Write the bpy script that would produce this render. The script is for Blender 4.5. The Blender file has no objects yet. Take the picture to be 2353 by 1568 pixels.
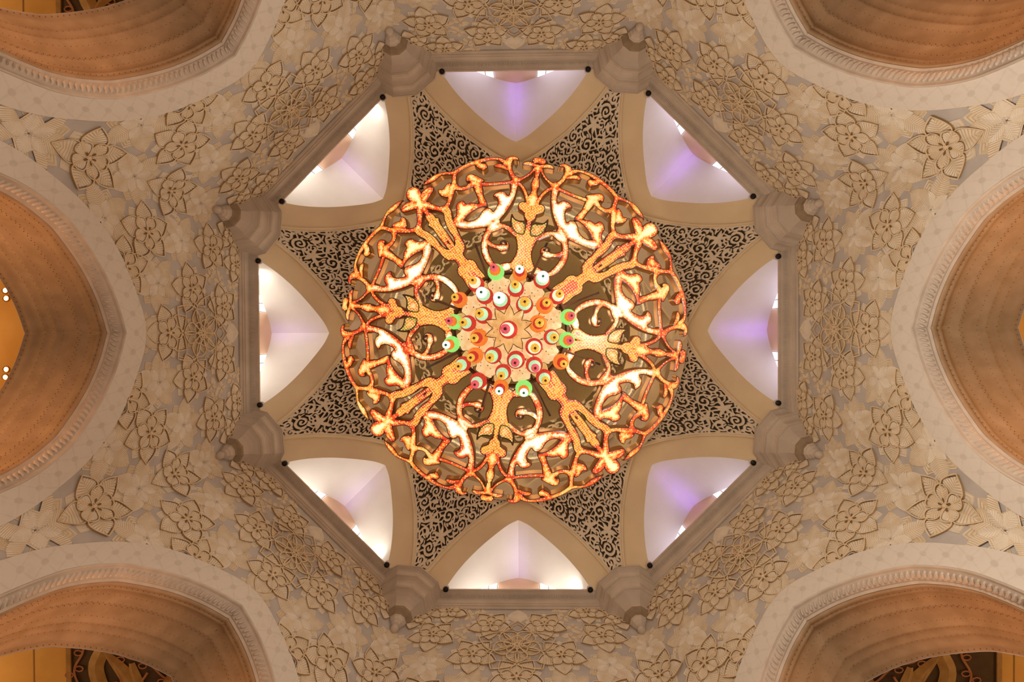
import bpy, math, random
import numpy as np
PI = math.pi
random.seed(7)
C = bpy.context.scene.collection
FPX = 1330.0
ZC = 1.6
CAM = np.array([.2975, .1007])
_tx, _ty, _ro = -1.23690615e-02, 1.98343548e-02, 5.94010998e-03
_cx, _sx, _cy, _sy, _c, _s = math.cos(_tx), math.sin(_tx), math.cos(_ty), math.sin(_ty), math.cos(_ro), math.sin(_ro)
MR = np.array([[_c, -_s, 0], [_s, _c, 0], [0, 0, 1]]) @ np.array([[1, 0, 0], [0, _cx, -_sx], [0, _sx, _cx]]) @ np.array([[_cy, 0, _sy], [0, 1, 0], [-_sy, 0, _cy]])
R8 = 11.6
T8 = math.tan(PI / 8)


def ray(px, py):
    a = MR.T @ np.array([(px - 1176.5) / FPX, (784 - py) / FPX, 1.])
    a /= a[2]
    return np.array([a[0], -a[1]])


def unproj(px, py, h):
    return CAM + ray(px, py) * h


# ------------------------------------------------------------------ materials
def new_mat(name):
    m = bpy.data.materials.new(name)
    m.use_nodes = True
    nt = m.node_tree
    return m, nt, nt.nodes['Principled BSDF'], nt.nodes, nt.links


def stone(name, c1, c2, scale=2.0, rough=.7, bump=.0, bscale=20., spec=.3, metallic=0.):
    m, nt, b, N, L = new_mat(name)
    tc = N.new('ShaderNodeTexCoord')
    no = N.new('ShaderNodeTexNoise'); no.inputs['Scale'].default_value = scale; no.inputs['Detail'].default_value = 6
    L.new(tc.outputs['Object'], no.inputs['Vector'])
    cr = N.new('ShaderNodeValToRGB')
    cr.color_ramp.elements[0].position = .35; cr.color_ramp.elements[1].position = .65
    cr.color_ramp.elements[0].color = (*c1, 1); cr.color_ramp.elements[1].color = (*c2, 1)
    L.new(no.outputs['Fac'], cr.inputs['Fac']); L.new(cr.outputs['Color'], b.inputs['Base Color'])
    b.inputs['Roughness'].default_value = rough
    b.inputs['Metallic'].default_value = metallic
    b.inputs['Specular IOR Level'].default_value = spec
    if bump:
        n2 = N.new('ShaderNodeTexNoise'); n2.inputs['Scale'].default_value = bscale; n2.inputs['Detail'].default_value = 4
        L.new(tc.outputs['Object'], n2.inputs['Vector'])
        bp = N.new('ShaderNodeBump'); bp.inputs['Strength'].default_value = bump; bp.inputs['Distance'].default_value = .03
        L.new(n2.outputs['Fac'], bp.inputs['Height']); L.new(bp.outputs['Normal'], b.inputs['Normal'])
    return m


def emis(name, col, strength, rough=.5):
    m, nt, b, N, L = new_mat(name)
    b.inputs['Base Color'].default_value = (*col, 1)
    b.inputs['Emission Color'].default_value = (*col, 1)
    b.inputs['Emission Strength'].default_value = strength
    b.inputs['Roughness'].default_value = rough
    m.cycles.emission_sampling = 'NONE'
    return m


def crystal(name, stops, big, dot_scale=15., dot_size=.34, strength=1.0, regular=False):
    """lit crystal panel: colour follows the distance from the rim of the piece, with rows of bright lamps"""
    m, nt, b, N, L = new_mat(name)
    at = N.new('ShaderNodeAttribute'); at.attribute_name = 'rim'
    tc = N.new('ShaderNodeTexCoord')
    n1 = N.new('ShaderNodeTexNoise'); n1.inputs['Scale'].default_value = 1.3; n1.inputs['Detail'].default_value = 3
    n2 = N.new('ShaderNodeTexNoise'); n2.inputs['Scale'].default_value = 9; n2.inputs['Detail'].default_value = 2
    geo = N.new('ShaderNodeNewGeometry')
    L.new(geo.outputs['Position'], n1.inputs['Vector']); L.new(geo.outputs['Position'], n2.inputs['Vector'])
    a1 = N.new('ShaderNodeMath'); a1.operation = 'MULTIPLY_ADD'; a1.inputs[1].default_value = big; a1.inputs[2].default_value = -big * .5
    L.new(n1.outputs['Fac'], a1.inputs[0])
    a2 = N.new('ShaderNodeMath'); a2.operation = 'MULTIPLY_ADD'; a2.inputs[1].default_value = .13; a2.inputs[2].default_value = -.065
    L.new(n2.outputs['Fac'], a2.inputs[0])
    s1 = N.new('ShaderNodeMath'); s1.operation = 'ADD'; L.new(at.outputs['Fac'], s1.inputs[0]); L.new(a1.outputs[0], s1.inputs[1])
    s2 = N.new('ShaderNodeMath'); s2.operation = 'ADD'; L.new(s1.outputs[0], s2.inputs[0]); L.new(a2.outputs[0], s2.inputs[1])
    mr = N.new('ShaderNodeMapRange'); mr.inputs['From Min'].default_value = 0; mr.inputs['From Max'].default_value = .21
    n3 = N.new('ShaderNodeTexNoise'); n3.inputs['Scale'].default_value = 30; n3.inputs['Detail'].default_value = 1; L.new(geo.outputs['Position'], n3.inputs['Vector'])
    a3 = N.new('ShaderNodeMath'); a3.operation = 'MULTIPLY_ADD'; a3.inputs[1].default_value = .12; a3.inputs[2].default_value = -.06; L.new(n3.outputs['Fac'], a3.inputs[0])
    s3 = N.new('ShaderNodeMath'); s3.operation = 'ADD'; L.new(s2.outputs[0], s3.inputs[0]); L.new(a3.outputs[0], s3.inputs[1])
    L.new(s3.outputs[0], mr.inputs['Value'])
    cr = N.new('ShaderNodeValToRGB'); el = cr.color_ramp.elements
    el[0].position, el[0].color = stops[0][0], (*stops[0][1], 1)
    el[1].position, el[1].color = stops[-1][0], (*stops[-1][1], 1)
    for p, c in stops[1:-1]:
        e = el.new(p); e.color = (*c, 1)
    L.new(mr.outputs[0], cr.inputs['Fac'])
    # bright lamps
    vo = N.new('ShaderNodeTexVoronoi'); vo.inputs['Scale'].default_value = dot_scale
    vo.inputs['Randomness'].default_value = .22 if regular else .6
    if regular:
        mp = N.new('ShaderNodeMapping'); mp.inputs['Rotation'].default_value = (0, 0, PI / 4); mp.inputs['Scale'].default_value = (1, 1, 0)
        L.new(tc.outputs['Object'], mp.inputs['Vector']); L.new(mp.outputs[0], vo.inputs['Vector'])
    else:
        L.new(tc.outputs['Object'], vo.inputs['Vector'])
    lt = N.new('ShaderNodeMapRange'); lt.inputs['From Min'].default_value = dot_size; lt.inputs['From Max'].default_value = dot_size * .6; lt.inputs['To Max'].default_value = .85
    L.new(vo.outputs['Distance'], lt.inputs['Value'])
    mx = N.new('ShaderNodeMix'); mx.data_type = 'RGBA'
    L.new(lt.outputs[0], mx.inputs[0]); L.new(cr.outputs['Color'], mx.inputs[6]); mx.inputs[7].default_value = (1.12, .90, .44, 1)
    # bronze rim
    rm = N.new('ShaderNodeMapRange'); rm.inputs['From Min'].default_value = .018; rm.inputs['From Max'].default_value = .032
    L.new(at.outputs['Fac'], rm.inputs['Value'])
    mul = N.new('ShaderNodeMath'); mul.operation = 'MULTIPLY'; mul.inputs[1].default_value = strength; L.new(rm.outputs[0], mul.inputs[0])
    L.new(mx.outputs[2], b.inputs['Emission Color']); L.new(mul.outputs[0], b.inputs['Emission Strength'])
    mb = N.new('ShaderNodeMix'); mb.data_type = 'RGBA'; L.new(rm.outputs[0], mb.inputs[0])
    mb.inputs[6].default_value = (.07, .02, .008, 1); mb.inputs[7].default_value = (.12, .06, .03, 1)
    L.new(mb.outputs[2], b.inputs['Base Color'])
    b.inputs['Roughness'].default_value = .35
    m.cycles.emission_sampling = 'NONE'
    return m


WALL = stone('grey lilac stone', (.43, .385, .355), (.51, .46, .43), 1.2, .75, .15, 9)
CREAM = stone('cream carved marble', (.62, .52, .39), (.70, .60, .46), 3, .55)
PALE = stone('pale carved marble', (.66, .57, .46), (.73, .64, .53), 3, .55)
GROOVE = stone('gilded groove', (.55, .41, .25), (.61, .47, .30), 3, .6)  # darker tan on alternate rib and ring faces
TAN = stone('tan moulded outline', (.66, .49, .30), (.72, .55, .36), 3, .45)
FLANK = stone('brown moulded flank', (.36, .24, .12), (.42, .28, .15), 3, .6)  # shadow beside the raised outlines, put into the colour
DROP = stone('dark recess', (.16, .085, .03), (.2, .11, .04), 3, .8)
CORN = stone('moulded plaster', (.48, .39, .31), (.57, .47, .38), 1.1, .6, .12, 14)
PLAST = stone('smooth plaster', (.68, .53, .34), (.73, .58, .38), .8, .7)
VAULT = stone('white vault plaster', (.80, .76, .72), (.85, .81, .77), .7, .7)
TRAC = stone('pierced plaster', (.66, .55, .42), (.72, .61, .48), 2, .7)
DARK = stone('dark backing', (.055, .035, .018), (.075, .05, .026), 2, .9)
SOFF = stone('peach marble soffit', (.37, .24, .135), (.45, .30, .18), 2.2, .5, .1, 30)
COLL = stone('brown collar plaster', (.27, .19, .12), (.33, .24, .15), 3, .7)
BEAD = stone('carved bead marble', (.50, .42, .35), (.58, .49, .41), 3, .5)
STUD = stone('bronze stud', (.11, .055, .02), (.14, .07, .03), 3, .5)
GOLD = stone('polished gold', (.42, .17, .018), (.52, .23, .03), 5, .48, metallic=1.0)
IRON = stone('dark iron', (.09, .03, .015), (.12, .045, .02), 5, .5)
SILV = stone('crystal ring', (.55, .5, .38), (.9, .86, .72), 9, .25, metallic=.2)
BLACK = stone('black lens', (.008, .006, .006), (.012, .009, .009), 5, .4)
COLLAR = stone('pale grey collar', (.6, .52, .48), (.68, .6, .55), 5, .4)
AMBER = stone('amber ceiling marble', (.80, .40, .08), (.90, .50, .13), .9, .5)
MOSA = stone('dark mosaic', (.075, .035, .010), (.10, .05, .016), 3, .6)
ORN = stone('golden ornament', (.42, .21, .05), (.55, .30, .09), 3, .45)
VINE = stone('copper vine', (.55, .20, .07), (.62, .25, .1), 3, .45)
CARPET = stone('patterned carpet', (.35, .27, .17), (.45, .36, .25), 1, .9)
DOME = None


def frame_mat():
    m, nt, b, N, L = new_mat('engraved marble border')
    uv = N.new('ShaderNodeUVMap'); uv.uv_map = 'UVMap'
    sep = N.new('ShaderNodeSeparateXYZ'); L.new(uv.outputs[0], sep.inputs[0])
    # rosettes : distance to lattice points along the band
    def M(op, a, bb=None, c=None):
        n = N.new('ShaderNodeMath'); n.operation = op
        for i, v in enumerate((a, bb, c)):
            if v is None: continue
            if isinstance(v, (int, float)): n.inputs[i].default_value = v
            else: L.new(v, n.inputs[i])
        return n.outputs[0]
    u = M('FRACT', M('MULTIPLY', sep.outputs[0], 1.75))
    du = M('MULTIPLY', M('SUBTRACT', u, .5), .57)
    dv = M('MULTIPLY', M('SUBTRACT', sep.outputs[1], .5), .75)
    d = M('SQRT', M('ADD', M('MULTIPLY', du, du), M('MULTIPLY', dv, dv)))
    ro = N.new('ShaderNodeMapRange'); L.new(d, ro.inputs['Value']); ro.inputs['From Min'].default_value = .11; ro.inputs['From Max'].default_value = .08
    # interlaced lines
    w1 = M('ABSOLUTE', M('SUBTRACT', M('ABSOLUTE', M('SUBTRACT', u, .5)), M('ABSOLUTE', M('SUBTRACT', M('FRACT', sep.outputs[1]), .5))))
    l1 = N.new('ShaderNodeMapRange'); L.new(w1, l1.inputs['Value']); l1.inputs['From Min'].default_value = .07; l1.inputs['From Max'].default_value = .03
    mx_ = M('MAXIMUM', ro.outputs[0], M('MULTIPLY', l1.outputs[0], .45))
    no = N.new('ShaderNodeTexNoise'); no.inputs['Scale'].default_value = 5; no.inputs['Detail'].default_value = 8
    tc = N.new('ShaderNodeTexCoord'); L.new(tc.outputs['Object'], no.inputs['Vector'])
    f = M('ADD', M('MULTIPLY', mx_, .5), M('MULTIPLY', M('SUBTRACT', no.outputs['Fac'], .5), .9))
    mix = N.new('ShaderNodeMix'); mix.data_type = 'RGBA'; L.new(f, mix.inputs[0])
    mix.inputs[6].default_value = (.66, .59, .52, 1); mix.inputs[7].default_value = (.48, .41, .34, 1)
    L.new(mix.outputs[2], b.inputs['Base Color']); b.inputs['Roughness'].default_value = .5
    return m


FRAME = frame_mat()
W0 = (1.1, .88, .5)
CR_A = crystal('lit crystal orange', [(0, (.62, .012, .001)), (.2, (.92, .06, .004)), (.30, (.98, .24, .012)), (.40, (1., .50, .06)), (.58, (1.05, .80, .30)), (1, W0)], .20, 15, .34)
CR_B = crystal('lit crystal beaded', [(0, (.55, .015, .001)), (.18, (.88, .06, .005)), (.30, (.85, .36, .012)), (.46, (.88, .42, .02)), (.58, (.80, .05, .01)), (.70, (.85, .38, .02)), (.86, (.98, .55, .07)), (1, (.80, .06, .02))], .34, 16.5, .36, 1.0, True)
CR_W = crystal('lit crystal white', [(0, (.65, .012, .002)), (.18, (.92, .08, .015)), (.30, (1., .36, .06)), (.40, (1.05, .70, .28)), (.54, (1.15, 1.0, .80)), (.75, (1.3, 1.15, 1.1)), (1, (1.3, 1.2, 1.1))], .24, 15, .34)
CR_G = crystal('lit crystal green leaf', [(0, (.08, .10, .006)), (.16, (.28, .26, .012)), (.28, (.80, .42, .04)), (.42, (.90, .06, .008)), (.56, (.9, .45, .08)), (1, W0)], .14, 16, .36, 1.0, True)
CR_S = crystal('lit crystal star', [(0, (.65, .012, .002)), (.26, (.95, .04, .004)), (.36, (1., .30, .03)), (.46, (1.05, .70, .15)), (.64, (1.1, 1.0, .48)), (1, (1.15, 1.1, .7))], .08, 16, .34)


def link(o, parent=None):
    C.objects.link(o)
    if parent is not None:
        o.parent = parent
    return o


def mesh(name, V, F, mats, parent=None, mi=None, smooth=False, uv=None, attr=None):
    me = bpy.data.meshes.new(name)
    me.from_pydata([tuple(map(float, v)) for v in V], [], F)
    if not isinstance(mats, (list, tuple)): mats = [mats]
    for m in mats: me.materials.append(m)
    if mi is not None:
        me.polygons.foreach_set('material_index', mi)
    if smooth:
        me.polygons.foreach_set('use_smooth', [True] * len(F))
    if uv is not None:
        ul = me.uv_layers.new(name='UVMap')
        idx = np.zeros(len(me.loops), dtype=np.int32); me.loops.foreach_get('vertex_index', idx)
        ul.data.foreach_set('uv', np.array(uv, dtype=np.float32)[idx].ravel())
    if attr is not None:
        a = me.attributes.new('rim', 'FLOAT', 'POINT'); a.data.foreach_set('value', np.array(attr, dtype=np.float32))
    me.update()
    return link(bpy.data.objects.new(name, me), parent)


def empty(name, loc=(0, 0, 0), rz=0., parent=None):
    o = bpy.data.objects.new(name, None); o.location = loc; o.rotation_euler = (0, 0, rz)
    o.empty_display_size = .2
    return link(o, parent)


def tag(o, label=None, cat=None, group=None, kind=None):
    if label: o['label'] = label
    if cat: o['category'] = cat
    if group: o['group'] = group
    if kind: o['kind'] = kind
    return o


def dup(o, parent=None, rz=None, loc=None):
    c = o.copy(); C.objects.link(c)
    if parent is not None: c.parent = parent
    if rz is not None: c.rotation_euler = (0, 0, rz)
    if loc is not None: c.location = loc
    return c


def cr_spline(P, n=6, closed=False):
    P = [np.array(p, float) for p in P]
    out = []
    m = len(P)
    rng = m if closed else m - 1
    for i in range(rng):
        p1, p2 = P[i], P[(i + 1) % m]
        p0 = P[i - 1] if (closed or i > 0) else 2 * p1 - p2
        p3 = P[(i + 2) % m] if (closed or i < m - 2) else 2 * p2 - p1
        for k in range(n):
            t = k / n
            out.append(.5 * ((2 * p1) + (p2 - p0) * t + (2 * p0 - 5 * p1 + 4 * p2 - p3) * t * t + (3 * p1 - p0 - 3 * p2 + p3) * t ** 3))
    if not closed: out.append(P[-1])
    return out


def resample(P, n):
    P = np.array(P, float)
    d = np.r_[0, np.cumsum(np.linalg.norm(np.diff(P, axis=0), axis=1))]
    t = np.linspace(0, d[-1], n)
    return np.stack([np.interp(t, d, P[:, k]) for k in range(P.shape[1])], 1)


class MB:
    def __init__(s): s.V = []; s.F = []; s.M = []; s.UV = []
    def v(s, p, uv=(0, 0)): s.V.append(tuple(p)); s.UV.append(uv); return len(s.V) - 1
    def f(s, idx, m=0): s.F.append(tuple(idx)); s.M.append(m)
    def grid(s, rows, m=0, close=False, uvs=None):
        """rows: list of equal-length lists of points"""
        b = len(s.V); n = len(rows[0])
        for i, r in enumerate(rows):
            for j, p in enumerate(r): s.v(p, uvs[i][j] if uvs else (0, 0))
        for i in range(len(rows) - 1):
            for j in range(n if close else n - 1):
                j2 = (j + 1) % n
                s.f((b + i * n + j, b + i * n + j2, b + (i + 1) * n + j2, b + (i + 1) * n + j), m)
    def tube(s, P, r, m=0, n=5, closed=False):
        P = [np.array(p, float) for p in P]; rows = []
        k = len(P)
        for i, p in enumerate(P):
            a = P[(i - 1) % k] if (closed or i > 0) else p
            c = P[(i + 1) % k] if (closed or i < k - 1) else p
            t = c - a; t /= (np.linalg.norm(t) + 1e-9)
            up = np.array([0, 0, 1.]) if abs(t[2]) < .9 else np.array([1., 0, 0])
            u = np.cross(t, up); u /= np.linalg.norm(u); w = np.cross(u, t)
            rr = r[i] if hasattr(r, '__len__') else r
            rows.append([p + rr * (math.cos(q) * u + math.sin(q) * w) for q in [2 * PI * z / n for z in range(n)]])
        if closed: rows.append(rows[0])
        s.grid(rows, m, close=True)
    def lathe(s, prof, n=16, c=(0, 0, 0), m=0, a0=0.):
        rows = [[(c[0] + r * math.cos(a0 + 2 * PI * j / n), c[1] + r * math.sin(a0 + 2 * PI * j / n), c[2] + z) for j in range(n)] for r, z in prof]
        s.grid(rows, m, close=True)
    def box(s, lo, hi, m=0):
        x0, y0, z0 = lo; x1, y1, z1 = hi; b = len(s.V)
        for p in [(x0, y0, z0), (x1, y0, z0), (x1, y1, z0), (x0, y1, z0), (x0, y0, z1), (x1, y0, z1), (x1, y1, z1), (x0, y1, z1)]: s.v(p)
        for q in [(0, 3, 2, 1), (4, 5, 6, 7), (0, 1, 5, 4), (1, 2, 6, 5), (2, 3, 7, 6), (3, 0, 4, 7)]: s.f([b + i for i in q], m)
    def build(s, name, mats, parent=None, smooth=False, uv=False):
        return mesh(name, s.V, s.F, mats, parent, s.M, smooth, s.UV if uv else None)


# ------------------------------------------------------------------ raster shapes -> meshes
def sd_segments(X, Y, P, R):
    F = np.full(X.shape, 1e9)
    for i in range(len(P) - 1):
        ax, ay = P[i]; bx, by = P[i + 1]
        dx, dy = bx - ax, by - ay; l2 = dx * dx + dy * dy + 1e-12
        t = np.clip(((X - ax) * dx + (Y - ay) * dy) / l2, 0, 1)
        d = np.hypot(X - ax - t * dx, Y - ay - t * dy) - (R[i] + (R[i + 1] - R[i]) * t)
        np.minimum(F, d, out=F)
    return F


def sd_poly(X, Y, P):
    P = np.array(P); D = np.full(X.shape, 1e9); ins = np.zeros(X.shape, bool)
    n = len(P)
    for i in range(n):
        ax, ay = P[i]; bx, by = P[(i + 1) % n]
        dx, dy = bx - ax, by - ay; l2 = dx * dx + dy * dy + 1e-12
        t = np.clip(((X - ax) * dx + (Y - ay) * dy) / l2, 0, 1)
        np.minimum(D, np.hypot(X - ax - t * dx, Y - ay - t * dy), out=D)
        if ay != by:
            c = ((ay > Y) != (by > Y)) & (X < (bx - ax) * (Y - ay) / (by - ay) + ax)
            ins ^= c
    return np.where(ins, -D, D)


def march(F, X, Y, G=None):
    """returns {group: (verts [(x,y,d)], faces, wall_edges)}"""
    ni, nj = F.shape
    out = {}
    Fl = F.tolist(); Xl = X.tolist(); Yl = Y.tolist()
    act = (F < 0)
    cell = act[:-1, :-1] | act[1:, :-1] | act[:-1, 1:] | act[1:, 1:]
    for i, j in zip(*np.nonzero(cell)):
        i = int(i); j = int(j)
        g = 0 if G is None else int(G[i, j])
        if g not in out: out[g] = ([], [], [], {})
        V, FF, WE, D = out[g]
        cs = ((i, j), (i + 1, j), (i + 1, j + 1), (i, j + 1))
        poly = []; walls = []
        for k in range(4):
            a = cs[k]; b = cs[(k + 1) & 3]
            fa = Fl[a[0]][a[1]]; fb = Fl[b[0]][b[1]]
            if fa < 0:
                key = a
                if key not in D:
                    D[key] = len(V); V.append((Xl[a[0]][a[1]], Yl[a[0]][a[1]], -fa))
                poly.append(D[key])
            if (fa < 0) != (fb < 0):
                key = (a, b) if a < b else (b, a)
                if key not in D:
                    t = fa / (fa - fb); t = min(.97, max(.03, t))
                    D[key] = len(V)
                    V.append((Xl[a[0]][a[1]] + t * (Xl[b[0]][b[1]] - Xl[a[0]][a[1]]), Yl[a[0]][a[1]] + t * (Yl[b[0]][b[1]] - Yl[a[0]][a[1]]), 0.))
                if fa < 0: walls.append(len(poly))
                poly.append(D[key])
        if len(poly) >= 3:
            FF.append(tuple(poly))
            for w in walls: WE.append((poly[w], poly[(w + 1) % len(poly)]))
    return out
# ------------------------------------------------------------------ the octagonal hall
SIDES = [('east', 0), ('southeast', 45), ('south', 90), ('southwest', 135), ('west', 180), ('northwest', 225), ('north', 270), ('northeast', 315)]
A_IN = [(0, 16.98), (.42, 16.83), (.85, 16.65), (1.25, 16.43), (1.7, 16.13), (2.15, 15.75), (2.55, 15.35), (2.9, 14.95), (3.15, 14.5), (3.35, 14.05), (3.52, 13.5), (3.6, 13.0), (3.66, 12.4), (3.7, 11.6), (3.7, 10.5), (3.7, 9.0), (3.7, -1.6)]
A_OUT = [(0, 17.88), (.55, 17.78), (1.1, 17.52), (1.7, 17.2), (2.15, 16.9), (2.6, 16.52), (3.0, 16.08), (3.4, 15.53), (3.71, 14.95), (3.95, 14.35), (4.12, 13.9), (4.28, 13.3), (4.38, 12.6), (4.44, 11.8), (4.46, 10.5), (4.46, 9.0), (4.46, -1.6)]


def prof(P, n=78):
    top = cr_spline(P[:-1], 6)
    q = resample(top, n - 4)
    ext = [np.array([P[-1][0], q[-1][1] + (P[-1][1] - q[-1][1]) * k / 4]) for k in (1, 2, 3, 4)]
    return np.array(list(q) + ext)


AI, AO = prof(A_IN), prof(A_OUT)


def inset(P, d):
    P = np.array(P); t = np.gradient(P, axis=0); t /= np.linalg.norm(t, axis=1)[:, None]
    n = np.stack([-(-t[:, 1]), -t[:, 0]], 1)          # candidates
    n = np.stack([t[:, 1], -t[:, 0]], 1)
    # make it point towards the opening (down / towards centre)
    s = np.where((n[:, 1] < 0) | ((abs(n[:, 1]) < 1e-3) & (n[:, 0] < 0)), 1, -1)
    n *= s[:, None]
    n[0] = (0, -1)
    Q = P + n * d
    Q[:, 0] = np.maximum(Q[:, 0], 0)
    return Q


def full(H):
    """half profile (s>=0, apex first) -> whole curve from s<0 foot over the apex to s>0 foot"""
    H = list(map(tuple, H))
    return [(-a, b) for a, b in H[::-1]][:-1] + H


def P3(x, s, h): return (x, s, h + ZC)


side_objs = {}
half = R8 * T8
for wi, (nm, deg) in enumerate(SIDES):
    rz = math.radians(deg)
    if wi == 0:
        mb = MB()
        # wall face (both halves) beside and above the border
        for sg in (-1, 1):
            rows = [[P3(R8, sg * (p[0] + (half - p[0]) * k / 6), p[1]) for k in range(7)] for p in AO]
            mb.grid(rows)
            rows = [[P3(R8, sg * half * k / 6, 17.88 + (24.3 - 17.88) * j / 10) for k in range(7)] for j in range(11)]
            mb.grid(rows)
        # back face of the wall towards the side bays
        xb = 14.4; hb = xb * T8
        BI = inset(AI, .2)
        for sg in (-1, 1):
            rows = [[P3(xb, sg * (p[0] + (hb - p[0]) * k / 3), p[1]) for k in range(4)] for p in BI]
            mb.grid(rows)
            mb.grid([[P3(xb, 0, 16.78), P3(xb, sg * hb, 16.78)], [P3(xb, 0, 17.7), P3(xb, sg * hb, 17.7)]])
        wall = mb.build('wall_' + nm, [WALL])
        base_wall = wall
    else:
        wall = bpy.data.objects.new('wall_' + nm, base_wall.data); link(wall)
    wall.rotation_euler = (0, 0, rz)
    tag(wall, kind='structure'); side_objs[nm] = wall
E0 = side_objs['east']
protos = []
# flat engraved border
mb = MB(); co, ci = full(AO), full(AI)
L_ = np.r_[0, np.cumsum(np.linalg.norm(np.diff(np.array(ci), axis=0), axis=1))]
rows, uvs = [], []
for k, (x, t) in enumerate([(R8, 0.), (R8 - .1, 0.), (R8 - .1, .5), (R8 - .1, 1.), (R8 - .06, 1.)]):
    rows.append([P3(x, a[0] + (b[0] - a[0]) * t, a[1] + (b[1] - a[1]) * t) for a, b in zip(co, ci)])
    uvs.append([(l, t) for l in L_])
mb.grid(rows, uvs=uvs)
protos.append(mb.build('arch_border', [FRAME], E0, uv=True))
# bead moulding along the arris
mb = MB()
prof_b = [(R8 - .1, 0.), (R8 - .13, .03), (R8 - .1, .06), (R8 - .03, .07), (R8 + .2, .20), (R8 + .25, .19), (R8 + .3, .24), (R8 + .32, .22)]
mb.grid([[P3(x, *q) for q in full(inset(AI, d))] for x, d in prof_b])
cv = cr_spline(full(inset(AI, .14))[3:-3], 4)
cv = resample(cv, 168)
tn = np.gradient(cv, axis=0); tn /= np.linalg.norm(tn, axis=1)[:, None]
for i in range(2, len(cv) - 2):
    t = tn[i]; n = np.array([t[1], -t[0]])
    if n[1] > 0: n = -n
    # a slanted oval bead lying across the chamfer
    ax = np.array([.82, *(n * .57)]); ax = ax / np.linalg.norm(ax)
    tt = np.array([0, t[0], t[1]]); ax2 = ax * .8 + tt * .35; ax2 /= np.linalg.norm(ax2)
    nr = np.cross(tt, ax); nr /= np.linalg.norm(nr)
    if nr[0] > 0: nr = -nr
    side = np.cross(ax2, nr)
    c = np.array([R8 + .09, cv[i][0], cv[i][1] + ZC])
    ring0 = [c + ax2 * .125 * math.cos(q) + side * .05 * math.sin(q) for q in [2 * PI * z / 8 for z in range(8)]]
    ring1 = [c + nr * .05 + ax2 * .075 * math.cos(q) + side * .026 * math.sin(q) for q in [2 * PI * z / 8 for z in range(8)]]
    mb.grid([ring0, ring1], close=True); b = len(mb.V); mb.f(range(b - 8, b))
protos.append(mb.build('bead_molding', [BEAD], E0))
# deep soffit
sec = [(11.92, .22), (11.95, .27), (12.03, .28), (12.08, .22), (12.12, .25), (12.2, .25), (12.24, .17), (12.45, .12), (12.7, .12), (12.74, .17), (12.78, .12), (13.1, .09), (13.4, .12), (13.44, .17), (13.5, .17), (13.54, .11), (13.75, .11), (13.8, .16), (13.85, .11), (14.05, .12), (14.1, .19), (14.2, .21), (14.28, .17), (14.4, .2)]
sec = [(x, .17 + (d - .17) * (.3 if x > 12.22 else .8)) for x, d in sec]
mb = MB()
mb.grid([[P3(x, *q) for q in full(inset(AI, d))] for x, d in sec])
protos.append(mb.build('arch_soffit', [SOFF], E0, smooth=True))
mb = MB()
for x, d, st in [(12.06, .275, 0), (12.45, .16, .5), (12.74, .175, 0), (12.81, .165, .5), (13.25, .155, 0), (13.52, .165, .5), (13.80, .17, .3), (14.32, .19, 0)]:
    cv = resample(full(inset(AI, d))[6:-6], 130)
    for i in range(1, len(cv) - 1):
        t = cv[i + 1] - cv[i]; p = cv[i] + t * st; t = t / np.linalg.norm(t); n = np.array([t[1], -t[0]])
        if n[1] > 0: n = -n
        c = np.array([x, p[0], p[1] + ZC]); a1 = np.array([1, 0, 0]); a2 = np.array([0, t[0], t[1]]); a3 = np.array([0, n[0], n[1]])
        r = .012
        ring = [c + a1 * r * math.cos(q) + a2 * r * math.sin(q) - a3 * .015 for q in [PI / 3 * z for z in range(6)]]
        b = len(mb.V)
        for q in ring: mb.v(q)
        mb.v(c + a3 * .02)
        for z in range(6): mb.f((b + z, b + (z + 1) % 6, b + 6))
so = mb.build('stud_rows', [STUD], E0); so['kind'] = 'stuff'; protos.append(so)


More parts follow.
